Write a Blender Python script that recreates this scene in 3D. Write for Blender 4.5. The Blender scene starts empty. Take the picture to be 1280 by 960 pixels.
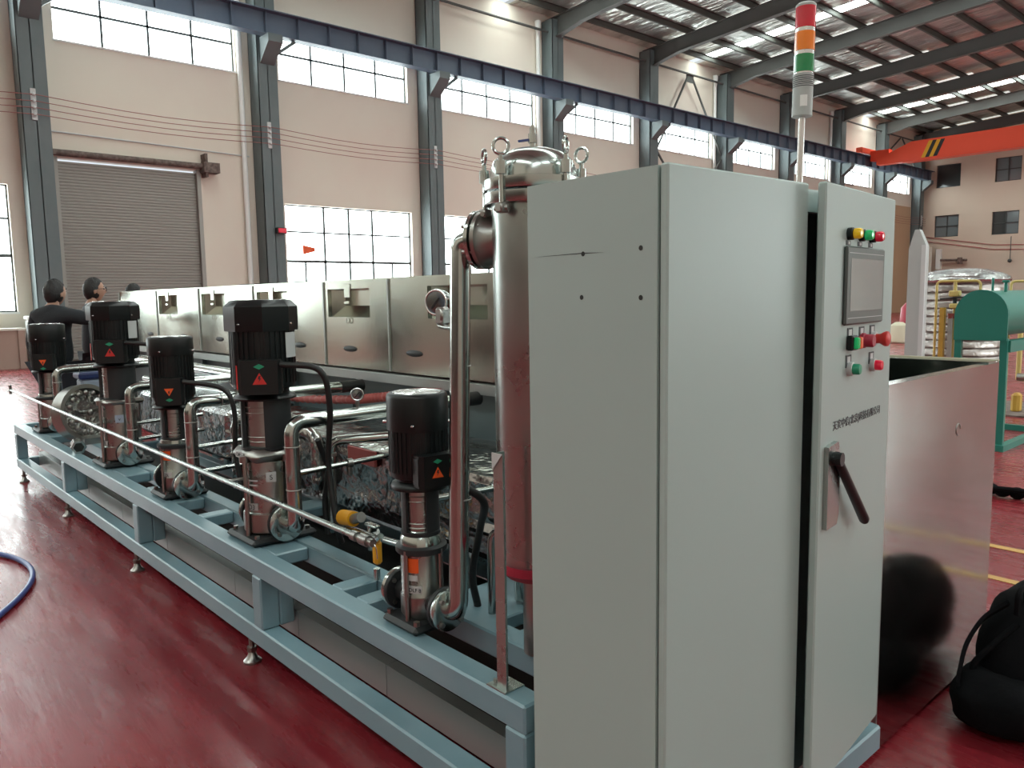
import bpy, bmesh, math, random
from mathutils import Vector, Matrix
random.seed(7)
S = bpy.context.scene
COL = S.collection
PI = math.pi

# ------------------------------------------------------------------ camera, world, exposure
cam_d = bpy.data.cameras.new('camera'); cam = bpy.data.objects.new('camera', cam_d); COL.objects.link(cam)
cam_d.sensor_width = 36; cam_d.lens = 979.1/1280*36; cam_d.clip_end = 300; cam_d.clip_start = .05
_r = Vector((0.66873096, 0.74332985, -0.01611368)); _u = Vector((-0.07162724, 0.08598042, 0.99371873)); _b = Vector((0.74004625, -0.6633763, 0.11074043))
_m = Matrix((_r, _u, _b)).transposed().to_4x4(); _m.translation = Vector((0, 0, 1.55)); cam.matrix_world = _m
S.camera = cam
W = bpy.data.worlds.new('sky'); S.world = W; W.use_nodes = True
W.node_tree.nodes['Background'].inputs[0].default_value = (.86, .93, 1, 1)
W.node_tree.nodes['Background'].inputs[1].default_value = 1.0
S.view_settings.view_transform = 'Standard'; S.view_settings.look = 'None'; S.view_settings.gamma = 1
S.view_settings.exposure = 0.05
PANE = 9.0       # brightness of the overcast daylight in the frosted window panes
SKYL = 18.0       # daylight in the translucent roof sheets

# ------------------------------------------------------------------ materials
def pmat(name, col, rough=.5, metal=0, spec=.5, coat=0, coat_r=.1, noise=None, bump=None, rvar=None, scale3=None, emit=None, estr=0):
    m = bpy.data.materials.new(name); m.use_nodes = True
    nt = m.node_tree; N = nt.nodes; L = nt.links; b = N['Principled BSDF']
    b.inputs['Base Color'].default_value = (*col, 1); b.inputs['Roughness'].default_value = rough
    b.inputs['Metallic'].default_value = metal; b.inputs['Specular IOR Level'].default_value = spec
    b.inputs['Coat Weight'].default_value = coat; b.inputs['Coat Roughness'].default_value = coat_r
    if emit: b.inputs['Emission Color'].default_value = (*emit, 1); b.inputs['Emission Strength'].default_value = estr
    tc = N.new('ShaderNodeTexCoord'); mp = N.new('ShaderNodeMapping'); L.new(tc.outputs['Object'], mp.inputs[0])
    if scale3: mp.inputs['Scale'].default_value = scale3
    def nz(sc, det=4, ro=.55):
        n = N.new('ShaderNodeTexNoise'); n.inputs['Scale'].default_value = sc; n.inputs['Detail'].default_value = det
        n.inputs['Roughness'].default_value = ro; L.new(mp.outputs[0], n.inputs['Vector']); return n
    if noise:   # (scale, colour2, lo, hi)
        n = nz(noise[0]); r = N.new('ShaderNodeMapRange'); r.inputs[1].default_value = noise[2]; r.inputs[2].default_value = noise[3]
        mx = N.new('ShaderNodeMix'); mx.data_type = 'RGBA'; mx.inputs[6].default_value = (*col, 1); mx.inputs[7].default_value = (*noise[1], 1)
        L.new(n.outputs[0], r.inputs[0]); L.new(r.outputs[0], mx.inputs[0]); L.new(mx.outputs[2], b.inputs['Base Color'])
    if rvar:    # (scale, lo, hi)
        n = nz(rvar[0]); r = N.new('ShaderNodeMapRange'); r.inputs[1].default_value = .35; r.inputs[2].default_value = .65
        r.inputs[3].default_value = rvar[1]; r.inputs[4].default_value = rvar[2]; L.new(n.outputs[0], r.inputs[0]); L.new(r.outputs[0], b.inputs['Roughness'])
    if bump:    # (scale, strength, distance)
        n = nz(bump[0], 3); bp = N.new('ShaderNodeBump'); bp.inputs['Strength'].default_value = bump[1]; bp.inputs['Distance'].default_value = bump[2]
        L.new(n.outputs[0], bp.inputs['Height']); L.new(bp.outputs[0], b.inputs['Normal'])
        if coat: L.new(bp.outputs[0], b.inputs['Coat Normal'])
    return m
M = {}
M['wall'] = pmat('wall_plaster', (.76, .71, .61), .75, noise=(.25, (.73, .62, .54), .35, .7), bump=(3, .1, .01))
M['sill'] = pmat('sill_plaster', (.72, .70, .62), .7)
M['wallback'] = pmat('end_wall_plaster', (.62, .52, .42), .75, noise=(.2, (.60, .46, .37), .35, .7))
M['reflectdark'] = pmat('dark_reflection_paint', (.10, .085, .07), .7)
M['white'] = pmat('white_reveal', (.8, .8, .78), .6)
M['skirt'] = pmat('skirting', (.45, .22, .20), .5)
M['column'] = pmat('column_paint', (.115, .145, .150), .55, noise=(1.5, (.14, .165, .17), .35, .7))
M['girder'] = pmat('girder_paint', (.085, .115, .17), .5, noise=(1.2, (.11, .14, .19), .35, .7))
M['girder_rail'] = pmat('girder_rail', (.05, .055, .075), .5)
M['rafter'] = pmat('rafter_paint', (.085, .088, .083), .6)
M['purlin'] = pmat('purlin_paint', (.065, .068, .06), .6)
M['foil'] = pmat('roof_foil', (.80, .80, .76), .30, metal=.8, noise=(1.1, (.45, .45, .42), .38, .7), bump=(1.6, 1.0, .22), scale3=(.45, 1.5, 1))
M['frame'] = pmat('window_frame', (.05, .055, .055), .5)
M['shutter'] = pmat('shutter_steel', (.30, .28, .255), .45, metal=.25)
M['rust'] = pmat('rusty_steel', (.10, .07, .06), .7, noise=(9, (.20, .15, .13), .4, .65))
M['skid'] = pmat('skid_paint', (.175, .30, .35), .38, noise=(2.5, (.235, .35, .40), .35, .7), coat=.25, coat_r=.25)
M['body'] = pmat('tank_paint', (.13, .17, .18), .4)
M['cab'] = pmat('cabinet_paint', (.385, .475, .455), .38, bump=(60, .04, .002))
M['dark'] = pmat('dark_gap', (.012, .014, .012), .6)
M['steel'] = pmat('stainless', (.42, .46, .44), .28, metal=1, rvar=(5, .22, .36), bump=(1.7, .12, .02))
M['pipe'] = pmat('polished_pipe', (.48, .51, .49), .19, metal=1, bump=(14, .05, .004))
M['cast'] = pmat('cast_steel', (.36, .35, .33), .33, metal=1, bump=(25, .15, .003))
M['brush'] = pmat('brushed_sheet', (.62, .645, .57), .2, metal=1, rvar=(2, .17, .27), bump=(.9, .10, .05), noise=(1.2, (.54, .56, .49), .4, .65))
M['tanksheet'] = pmat('tank_sheet', (.42, .46, .43), .15, metal=1, rvar=(2, .11, .18), bump=(.9, .08, .04), noise=(1.5, (.37, .385, .36), .4, .65))
M['lip'] = pmat('lip_sheet', (.46, .48, .47), .35, metal=.7)
M['crinkle'] = pmat('crinkled_foil', (.50, .50, .49), .2, metal=1, bump=(6, .6, .07), noise=(3, (.35, .36, .36), .4, .6))
M['black'] = pmat('black_plastic', (.006, .008, .0085), .38, spec=.4)
M['blackm'] = pmat('black_cast', (.018, .02, .022), .5, bump=(40, .15, .002))
M['rubber'] = pmat('rubber', (.012, .012, .012), .5)
M['red'] = pmat('red_label', (.62, .03, .025), .4)
M['orange'] = pmat('orange_label', (.85, .11, .02), .4)
M['green'] = pmat('green_label', (.02, .30, .16), .4)
M['labelw'] = pmat('label_silver', (.55, .56, .56), .4)
M['ink'] = pmat('ink', (.02, .02, .025), .5)
M['blue'] = pmat('blue_plastic', (.035, .06, .22), .4)
M['bluew'] = pmat('pale_blue_plastic', (.42, .5, .62), .4)
M['hosered'] = pmat('red_hose', (.42, .09, .08), .5)
M['hoseblue'] = pmat('blue_hose', (.06, .09, .30), .35)
M['yellow'] = pmat('yellow_plastic', (.72, .33, .01), .45)
M['ypipe'] = pmat('yellow_pipe_paint', (.62, .47, .16), .45)
M['yoch'] = pmat('ochre_paint', (.56, .33, .05), .45)
M['teal'] = pmat('green_tank_paint', (.018, .20, .155), .35)
M['crane'] = pmat('crane_orange', (.90, .10, .045), .42)
M['hazy'] = pmat('hazard_yellow', (.8, .42, .02), .5)
M['glassdark'] = pmat('dark_glass', (.05, .055, .055), .08)
M['glassgrey'] = pmat('grey_glass', (.16, .19, .20), .1)
M['screen'] = pmat('panel_screen', (.30, .34, .35), .07, coat=1, coat_r=.03)
M['bezel'] = pmat('panel_bezel', (.075, .09, .085), .35)
M['lred'] = pmat('lens_red', (.75, .015, .05), .18, coat=.6, emit=(.8, .02, .06), estr=.12)
M['lyel'] = pmat('lens_yellow', (.80, .50, .01), .18, coat=.6, emit=(.9, .55, .01), estr=.12)
M['lgrn'] = pmat('lens_green', (.01, .45, .12), .18, coat=.6, emit=(.02, .6, .2), estr=.15)
M['tred'] = pmat('tower_red', (.62, .012, .035), .15, coat=.6)
M['tora'] = pmat('tower_orange', (.90, .22, .01), .15, coat=.6)
M['tgrn'] = pmat('tower_green', (.008, .25, .08), .15, coat=.6)
M['towergrey'] = pmat('tower_grey', (.42, .44, .43), .4)
M['alum'] = pmat('aluminium', (.75, .75, .75), .25, metal=1)
M['cloth'] = pmat('black_cloth', (.005, .005, .006), .9, spec=.12, bump=(70, .4, .004))
M['jacket'] = pmat('navy_jacket', (.014, .017, .022), .8, bump=(12, .4, .02))
M['trouser'] = pmat('dark_trousers', (.02, .022, .03), .8)
M['skin'] = pmat('skin', (.42, .23, .16), .5)
M['hair'] = pmat('black_hair', (.012, .010, .010), .55, bump=(60, .5, .01))
M['woodbox'] = pmat('brown_board', (.36, .25, .205), .6)
M['quilt'] = pmat('quilted_foil', (.34, .30, .28), .3, metal=.85, bump=(5, .5, .05))
M['tanlight'] = pmat('tan_light_tint', (.50, .33, .21), .6)
M['sack'] = pmat('pale_sack', (.6, .56, .42), .8)
M['linepaint'] = pmat('yellow_line_paint', (.62, .36, .10), .5)
M['meter'] = pmat('gauge_face', (.22, .27, .34), .6)
M['wirered'] = pmat('faded_red_wire', (.30, .10, .09), .6)
M['redband'] = pmat('red_band', (.38, .02, .045), .45)
def emat(name, col, st):
    m = bpy.data.materials.new(name); m.use_nodes = True; b = m.node_tree.nodes['Principled BSDF']
    b.inputs['Base Color'].default_value = (.8, .8, .8, 1); b.inputs['Emission Color'].default_value = (*col, 1); b.inputs['Emission Strength'].default_value = st
    return m
M['pane'] = emat('daylit_pane', (.87, 1.0, .99), PANE)
M['skyl'] = emat('translucent_roof_sheet', (.88, 1.0, .95), SKYL)
M['foilglint'] = emat('foil_glint_glow', (.95, 1.0, .93), .7)
# epoxy floor
def floor_mat():
    m = bpy.data.materials.new('red_epoxy_floor'); m.use_nodes = True; nt = m.node_tree; N = nt.nodes; L = nt.links; b = N['Principled BSDF']
    tc = N.new('ShaderNodeTexCoord')
    def nz(sc, det, vec=None, ro=.6):
        n = N.new('ShaderNodeTexNoise'); n.inputs['Scale'].default_value = sc; n.inputs['Detail'].default_value = det; n.inputs['Roughness'].default_value = ro
        L.new(vec or tc.outputs['Object'], n.inputs['Vector']); return n
    n1 = nz(.8, 6); n2 = nz(22, 5); mp = N.new('ShaderNodeMapping'); mp.inputs['Scale'].default_value = (1, 7, 1); mp.inputs['Rotation'].default_value = (0, 0, .6)
    L.new(tc.outputs['Object'], mp.inputs[0]); n3 = nz(2.2, 6, mp.outputs[0])
    r = N.new('ShaderNodeValToRGB'); r.color_ramp.elements[0].position = .32; r.color_ramp.elements[0].color = (.185, .010, .018, 1)
    r.color_ramp.elements[1].position = .72; r.color_ramp.elements[1].color = (.31, .030, .038, 1); L.new(n1.outputs[0], r.inputs[0])
    r2 = N.new('ShaderNodeMapRange'); r2.inputs[1].default_value = .66; r2.inputs[2].default_value = .74; r2.inputs[4].default_value = .35; L.new(n2.outputs[0], r2.inputs[0])
    mx = N.new('ShaderNodeMix'); mx.data_type = 'RGBA'; mx.inputs[7].default_value = (.42, .20, .19, 1); L.new(r2.outputs[0], mx.inputs[0]); L.new(r.outputs[0], mx.inputs[6]); L.new(mx.outputs[2], b.inputs['Base Color'])
    r3 = N.new('ShaderNodeMapRange'); r3.inputs[1].default_value = .3; r3.inputs[2].default_value = .7; r3.inputs[3].default_value = .17; r3.inputs[4].default_value = .38
    L.new(n3.outputs[0], r3.inputs[0]); L.new(r3.outputs[0], b.inputs['Roughness'])
    bp = N.new('ShaderNodeBump'); bp.inputs['Strength'].default_value = .12; bp.inputs['Distance'].default_value = .02; L.new(n3.outputs[0], bp.inputs['Height']); L.new(bp.outputs[0], b.inputs['Normal'])
    b.inputs['Specular IOR Level'].default_value = .5
    return m
M['floor'] = floor_mat()

# ------------------------------------------------------------------ mesh builder
class MB:
    def __init__(s): s.v = []; s.f = []; s.mi = []; s.cur = 0
    def add(s, vs, fs):
        n = len(s.v); s.v += [tuple(v) for v in vs]; s.f += [tuple(n+i for i in f) for f in fs]; s.mi += [s.cur]*len(fs); return s
    def box(s, x0, x1, y0, y1, z0, z1):
        return s.add([(x0,y0,z0),(x1,y0,z0),(x1,y1,z0),(x0,y1,z0),(x0,y0,z1),(x1,y0,z1),(x1,y1,z1),(x0,y1,z1)],
                     [(0,3,2,1),(4,5,6,7),(0,1,5,4),(1,2,6,5),(2,3,7,6),(3,0,4,7)])
    def cbox(s, x0, x1, y0, y1, z0, z1, c=.005):        # box with chamfered edges
        xs = sorted((x0, x1)); ys = sorted((y0, y1)); zs = sorted((z0, z1)); c = min(c, (xs[1]-xs[0])*.45, (ys[1]-ys[0])*.45, (zs[1]-zs[0])*.45)
        bm = bmesh.new(); bmesh.ops.create_cube(bm, size=1)
        for v in bm.verts:
            v.co = (xs[v.co.x > 0], ys[v.co.y > 0], zs[v.co.z > 0])
        bmesh.ops.bevel(bm, geom=list(bm.edges), offset=c, segments=1, affect='EDGES')
        bm.verts.index_update(); vs = [tuple(v.co) for v in bm.verts]; fs = [tuple(v.index for v in f.verts) for f in bm.faces]; bm.free()
        return s.add(vs, fs)
    def beam(s, a, b, w, h, up=(0, 0, 1)):              # rectangular bar from a to b
        a = Vector(a); b = Vector(b); d = (b-a).normalized(); up = Vector(up)
        if abs(d.dot(up)) > .98: up = Vector((1, 0, 0))
        r = d.cross(up).normalized(); u = r.cross(d); r *= w/2; u *= h/2
        vs = [a-r-u, a+r-u, a+r+u, a-r+u, b-r-u, b+r-u, b+r+u, b-r+u]
        return s.add(vs, [(0,1,2,3),(7,6,5,4),(0,4,5,1),(1,5,6,2),(2,6,7,3),(3,7,4,0)])
    def tube(s, pts, r, n=16, caps=True, radii=None):
        pts = [Vector(p) for p in pts]; k = len(pts); T = []
        for i in range(k):
            a = pts[max(0, i-1)]; b = pts[min(k-1, i+1)]; T.append((b-a).normalized())
        up = Vector((0, 0, 1)) if abs(T[0].z) < .9 else Vector((1, 0, 0))
        nrm = T[0].cross(up).normalized(); vs = []; fs = []
        for i in range(k):
            nrm = (nrm - T[i]*nrm.dot(T[i])).normalized(); bi = T[i].cross(nrm); rr = radii[i] if radii else r
            for j in range(n):
                a = 2*PI*j/n; vs.append(pts[i] + (nrm*math.cos(a)+bi*math.sin(a))*rr)
        for i in range(k-1):
            for j in range(n):
                fs.append((i*n+j, i*n+(j+1) % n, (i+1)*n+(j+1) % n, (i+1)*n+j))
        if caps: fs.append(tuple(range(n-1, -1, -1))); fs.append(tuple((k-1)*n+j for j in range(n)))
        return s.add(vs, fs)
    def cyl(s, a, b, r, n=24, r2=None):
        return s.tube([a, b], r, n, radii=[r, r if r2 is None else r2])
    def lathe(s, o, axis, prof, n=32, phase=0):           # prof: (radius, distance along axis)
        o = Vector(o); ax = Vector(axis).normalized(); up = Vector((0, 0, 1)) if abs(ax.z) < .9 else Vector((1, 0, 0))
        p = up.cross(ax).normalized(); q = ax.cross(p); vs = []; fs = []; k = len(prof)
        for (r, d) in prof:
            for j in range(n):
                a = 2*PI*j/n+phase; vs.append(o+ax*d+(p*math.cos(a)+q*math.sin(a))*max(r, 1e-5))
        for i in range(k-1):
            for j in range(n): fs.append((i*n+j, i*n+(j+1) % n, (i+1)*n+(j+1) % n, (i+1)*n+j))
        fs.append(tuple(range(n-1, -1, -1))); fs.append(tuple((k-1)*n+j for j in range(n)))
        return s.add(vs, fs)
    def arc(s, cx, cy, r0, r1, a0, a1, z0, z1, n=24):     # vertical curved wall between two angles
        vs = []; fs = []
        for i in range(n+1):
            a = a0+(a1-a0)*i/n; c, t = math.cos(a), math.sin(a)
            vs += [(cx+r0*c, cy+r0*t, z0), (cx+r1*c, cy+r1*t, z0), (cx+r1*c, cy+r1*t, z1), (cx+r0*c, cy+r0*t, z1)]
        for i in range(n):
            b = i*4; d = b+4
            fs += [(b+1, d+1, d+2, b+2), (d, b, b+3, d+3), (b+2, d+2, d+3, b+3), (b, d, d+1, b+1)]
        fs += [(0, 1, 2, 3), (n*4+3, n*4+2, n*4+1, n*4)]
        return s.add(vs, fs)
    def ball(s, c, r, n=16, m=10, sc=(1, 1, 1)):
        vs = [(c[0], c[1], c[2]-r*sc[2])]; fs = []
        for i in range(1, m):
            t = -PI/2+PI*i/m
            for j in range(n):
                a = 2*PI*j/n; vs.append((c[0]+r*sc[0]*math.cos(t)*math.cos(a), c[1]+r*sc[1]*math.cos(t)*math.sin(a), c[2]+r*sc[2]*math.sin(t)))
        vs.append((c[0], c[1], c[2]+r*sc[2])); e = len(vs)-1
        for j in range(n):
            fs.append((0, 1+(j+1) % n, 1+j)); fs.append((e, e-n+j, e-n+(j+1) % n))
        for i in range(m-2):
            for j in range(n): fs.append((1+i*n+j, 1+i*n+(j+1) % n, 1+(i+1)*n+(j+1) % n, 1+(i+1)*n+j))
        return s.add(vs, fs)
    def torus(s, c, axis, R, r, n=28, m=10, a0=0, a1=2*PI):
        ax = Vector(axis).normalized(); up = Vector((0, 0, 1)) if abs(ax.z) < .9 else Vector((1, 0, 0)); p = up.cross(ax).normalized(); q = ax.cross(p); c = Vector(c)
        full = abs(a1-a0-2*PI) < 1e-4; k = n if full else n+1
        pts = [c+(p*math.cos(a0+(a1-a0)*i/n)+q*math.sin(a0+(a1-a0)*i/n))*R for i in range(k)]
        vs = []; fs = []
        for i in range(k):
            d = (pts[i]-c).normalized()
            for j in range(m):
                t = 2*PI*j/m; vs.append(pts[i]+(d*math.cos(t)+ax*math.sin(t))*r)
        for i in range(n if full else n):
            i2 = (i+1) % k
            for j in range(m): fs.append((i*m+j, i*m+(j+1) % m, i2*m+(j+1) % m, i2*m+j))
        return s.add(vs, fs)
    def prism(s, poly, o, ex, ey, ez, h):                 # extrude polygon (2d in ex,ey) by h along ez
        o = Vector(o); ex = Vector(ex); ey = Vector(ey); ez = Vector(ez); n = len(poly)
        vs = [o+ex*a+ey*b for a, b in poly]+[o+ex*a+ey*b+ez*h for a, b in poly]
        fs = [tuple(range(n-1, -1, -1)), tuple(range(n, 2*n))]+[(i, (i+1) % n, n+(i+1) % n, n+i) for i in range(n)]
        return s.add(vs, fs)
def bend(pts, R, k=8):                                    # polyline with rounded corners
    pts = [Vector(p) for p in pts]; out = [pts[0]]
    for i in range(1, len(pts)-1):
        a, b, c = pts[i-1], pts[i], pts[i+1]; d1 = (a-b).normalized(); d2 = (c-b).normalized()
        ang = d1.angle(d2); t = min(R/math.tan(ang/2), (a-b).length*.49, (c-b).length*.49)
        p1 = b+d1*t; p2 = b+d2*t
        for j in range(k+1):
            u = j/k; out.append((1-u)**2*p1+2*u*(1-u)*b+u*u*p2)
    out.append(pts[-1]); return out
def spline(pts, k=10):
    P = [Vector(p) for p in pts]; P = [P[0]*2-P[1]]+P+[P[-1]*2-P[-2]]; out = []
    for i in range(1, len(P)-2):
        for j in range(k):
            t = j/k; out.append(.5*((2*P[i])+(P[i+1]-P[i-1])*t+(2*P[i-1]-5*P[i]+4*P[i+1]-P[i+2])*t*t+(3*P[i]-P[i-1]-3*P[i+1]+P[i+2])*t**3))
    out.append(P[-2]); return out
def root_of(o):
    while o.parent: o = o.parent
    return o
def obj(name, mb, mat, parent=None, smooth=40, world=True):
    """link ONE mesh object; coordinates are given in world space and stored relative to the parent"""
    me = bpy.data.meshes.new(name); off = Vector((0, 0, 0))
    if parent is not None and world: off = Vector(root_of(parent)['_o'])if '_o' in root_of(parent) else Vector((0, 0, 0))
    me.from_pydata([(v[0]-off[0], v[1]-off[1], v[2]-off[2]) for v in mb.v], [], mb.f)
    mats = mat if isinstance(mat, (list, tuple)) else [mat]
    for m in mats: me.materials.append(M[m])
    if len(mats) > 1: me.polygons.foreach_set('material_index', mb.mi)
    bm = bmesh.new(); bm.from_mesh(me); bmesh.ops.recalc_face_normals(bm, faces=bm.faces); bm.to_mesh(me); bm.free()
    if smooth:
        me.shade_smooth(); me.set_sharp_from_angle(angle=math.radians(smooth))
    o = bpy.data.objects.new(name, me); COL.objects.link(o)
    if parent is not None: o.parent = parent
    return o
def thing(name, label, cat, loc=(0, 0, 0), group=None):
    o = bpy.data.objects.new(name, None); COL.objects.link(o); o.location = loc; o['_o'] = tuple(loc); o.empty_display_size = .1
    o['label'] = label; o['category'] = cat
    if group: o['group'] = group
    return o
def tag(o, label, cat, group=None):
    o['label'] = label; o['category'] = cat
    if group: o['group'] = group
    return o
def struct(name, mb, mat, parent=None, smooth=0):
    o = obj(name, mb, mat, parent, smooth)
    if parent is None: o['kind'] = 'structure'
    return o
def text(name, body, size, mat, parent, o, ex, ey, h=.001, align='LEFT', xs=1.0):
    """flat lettering turned into a mesh, origin o, baseline direction ex, up direction ey"""
    cu = bpy.data.curves.new('t', 'FONT'); cu.body = body; cu.size = size; cu.align_x = align; cu.extrude = .0004
    ob = bpy.data.objects.new('t', cu); COL.objects.link(ob)
    dg = bpy.context.evaluated_depsgraph_get(); me = bpy.data.meshes.new_from_object(ob.evaluated_get(dg)); bpy.data.objects.remove(ob)
    ex = Vector(ex).normalized(); ey = Vector(ey).normalized(); ez = ex.cross(ey)
    off = Vector(root_of(parent)['_o']) if parent is not None and '_o' in root_of(parent) else Vector((0, 0, 0))
    for v in me.vertices: v.co = Vector(o)+ex*v.co.x*xs+ey*v.co.y+ez*(v.co.z+h)-off
    me.materials.clear(); me.materials.append(M[mat])
    t = bpy.data.objects.new(name, me); COL.objects.link(t); t.parent = parent; return t

# ================================================================== THE HALL
WX = -23.16; YE = 60.1; XR = 7.0; YB = -13.5; CY = [4.65+6.09*i for i in range(-3, 10)]   # column rows; CY[3] is the one left of the shutter
fl = struct('floor', MB().add([(WX-.3, YB, 0), (XR, YB, 0), (XR, YE, 0), (WX-.3, YE, 0)], [(0, 1, 2, 3)]), 'floor')
# yellow lines painted on the floor
for (a, b) in (((-4.5, 5.30), (4, 5.12)), ((-1.9, 4.68), (4, 4.36)), ((-9, 24.6), (5, 23.9))):
    obj('floor_marking', MB().beam((a[0], a[1], .002), (b[0], b[1], .002), .06, .003), 'linepaint', fl, 0)
# ---- window wall
holes = []      # (y0, y1, z0, z1)
wins = []
for i in range(len(CY)-1):
    c = CY[i]; holes.append((c+.65, c+5.39, 8.26, 9.95)); wins.append((c+.65, c+5.39, 8.26, 9.95, 'hi'))
    if i == 3: holes.append((5.13, 8.73, 0, 5.30)); continue
    y1 = c+5.42 if i != 2 else 4.02
    if i < 1 or i > 9: continue
    holes.append((c+.65, y1, 1.37, 4.54)); wins.append((c+.65, y1, 1.37, 4.54, 'lo'))
def holed_wall(plane, t, a0, a1, z0, z1, hs, axis):
    ys = sorted({a0, a1} | {h[0] for h in hs} | {h[1] for h in hs}); zs = sorted({z0, z1} | {h[2] for h in hs} | {h[3] for h in hs}); m = MB()
    for i in range(len(ys)-1):
        run = None
        for j in range(len(zs)-1):
            cy = (ys[i]+ys[i+1])/2; cz = (zs[j]+zs[j+1])/2
            inh = any(h[0] < cy < h[1] and h[2] < cz < h[3] for h in hs)
            if not inh and run is None: run = zs[j]
            if run is not None and (inh or j == len(zs)-2):
                top = zs[j] if inh else zs[j+1]
                if axis == 'x': m.box(plane-t, plane, ys[i], ys[i+1], run, top)
                else: m.box(ys[i], ys[i+1], plane, plane+t, run, top)
                run = None
    return m
wl = struct('wall_left', holed_wall(WX, .30, YB, YE, 0, 12.62, holes, 'x'), 'wall')
wn = 0
paneM = None
for (y0, y1, z0, z1, kind) in wins:
    wn += 1; x = WX-.20; g = .035
    fr = MB(); fr.box(x, x+.06, y0, y0+g, z0, z1).box(x, x+.06, y1-g, y1, z0, z1).box(x, x+.06, y0, y1, z0, z0+g).box(x, x+.06, y0, y1, z1-g, z1)
    w = y1-y0
    if kind == 'hi':
        cols = [w*.25, w*.5, w*.75]; rows = [9.08]
        for c in cols: fr.box(x, x+.05, y0+c-.028, y0+c+.028, z0, z1)
        for r_ in rows: fr.box(x, x+.05, y0, y1, r_-.03, r_+.03)
        ycuts = [0]+cols+[w]; zc = [z0, 9.08, z1]; cells = [(a, b, p, q) for a, b in zip(ycuts, ycuts[1:]) for p, q in zip(zc, zc[1:])]
    else:
        f = w/4.74; cols = [1.40*f, 2.31*f, 3.21*f]
        for c in cols: fr.box(x, x+.06, y0+c-.03, y0+c+.03, z0, z1)
        fr.box(x, x+.05, y0, y1, 3.68, 3.73).box(x, x+.06, y0, y1, 2.74, 2.82)
        sub = [.70*f, 3.98*f]
        for c in sub: fr.box(x, x+.05, y0+c-.025, y0+c+.025, z0, 2.78)
        ycuts = [0]+cols+[w]; cells = [(a, b, p, q) for a, b in zip(ycuts, ycuts[1:]) for p, q in ((2.78, 3.70), (3.70, z1))]
        yc = sorted([0, w]+cols+sub); cells += [(a, b, z0, 2.78) for a, b in zip(yc, yc[1:])]
    wo = struct('window_%d' % wn, fr, 'frame')
    for (a, b, p, q) in cells: obj('pane', MB().box(x-.012, x+.0, y0+a, y0+b, p, q), 'pane', wo, 0)
    struct('window_sill', MB().box(WX-.2, WX+.03, y0-.03, y1+.03, z0-.05, z0), 'white', wl)
struct('baseboard_left', MB().box(WX, WX+.03, YB, 5.1, 0, .16).box(WX, WX+.03, 8.76, YE, 0, .16), 'skirt')
# orange sticker on the big window left of the third column
s_ = MB().prism([(0, .0), (.42, .10), (.42, .22), (0, .30)], (WX-.13, 12.0, 3.0), (0, 1, 0), (0, 0, 1), (1, 0, 0), .01)
obj('sticker', s_, 'orange', wl, 0)
# ---- unseen sides of the hall, invented to suit the light inside
FW = []
struct('wall_front', holed_wall(YB-.3, .3, WX, XR, 3.2, 13.7, FW, 'y'), 'wall')
struct('wall_front_base', MB().box(WX, XR, YB-.3, YB, 0, 3.2), 'reflectdark')  # unseen wall base, made dark to dull the reflections in the tunnel sheets
for (a, b, c, d) in FW:
    wn += 1; fr = MB(); k = 4
    for i in range(k+1): q = a+(b-a)*i/k; fr.box(q-.03, q+.03, YB-.2, YB-.12, c, d)
    for i in range(4): q = c+(d-c)*i/3; fr.box(a, b, YB-.2, YB-.12, q-.03, q+.03)
    wo = struct('window_%d' % wn, fr, 'frame'); obj('pane', MB().box(a, b, YB-.22, YB-.20, c, d), 'pane', wo, 0)
hr = [(c+.65, c+5.39, 8.26, 9.95) for c in CY[1:-3]]+[(c+.65, c+5.39, 1.3, 4.5) for c in CY[4:6]]  # unseen windows, invented to light the cabinet and hall from this side
struct('wall_right', holed_wall(XR+.3, .3, YB, YE, 0, 12.9, hr, 'x'), 'wall')
for (a, b, c, d) in hr:
    wn += 1; fr = MB()
    for i in range(5): q = a+(b-a)*i/4; fr.box(XR+.12, XR+.2, q-.025, q+.025, c, d)
    for i in range(3): q = c+(d-c)*i/2; fr.box(XR+.12, XR+.2, a, b, q-.025, q+.025)
    wo = struct('window_%d' % wn, fr, 'frame'); obj('pane', MB().box(XR+.2, XR+.22, a, b, c, d), 'pane', wo, 0)
# ---- end wall with office windows
ew = [(-21.88, -20.32, 8.66, 10.22, 0), (-18.2, -16.66, 8.66, 10.22, 1), (-21.88, -20.32, 5.24, 6.74, 1), (-18.25, -16.66, 5.18, 6.70, 2),
      (-14.5, -13, 8.66, 10.2, 1), (-14.5, -13, 5.2, 6.7, 1), (-10.8, -9.3, 8.66, 10.2, 1), (-10.8, -9.3, 5.2, 6.7, 1)]
struct('wall_back', holed_wall(YE, .3, WX-.3, XR+.3, 0, 13.9, [e[:4] for e in ew], 'y'), 'wallback')
for (a, b, c, d, k) in ew:
    wn += 1; y = YE+.10; fr = MB(); g = .05
    fr.box(a, a+g, y, y+.06, c, d).box(b-g, b, y, y+.06, c, d).box(a, b, y, y+.06, c, c+g).box(a, b, y, y+.06, d-g, d)
    if k: fr.box((a+b)/2-.03, (a+b)/2+.03, y, y+.06, c, d).box(a, b, y, y+.06, (c+d)/2-.03, (c+d)/2+.03)
    wo = struct('window_%d' % wn, fr, 'frame')
    for p, q in (((a, (a+b)/2), ((a+b)/2, b)) if k else ((a, b),)) and ([(a, (a+b)/2), ((a+b)/2, b)] if k else [(a, b)]):
        for e, f in ([(c, (c+d)/2), ((c+d)/2, d)] if k else [(c, d)]):
            obj('pane', MB().box(p, q, y+.06, y+.07, e, f), 'glassdark' if (k == 0 or (k == 2 and p == a)) else 'glassgrey', wo, 0)
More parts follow.
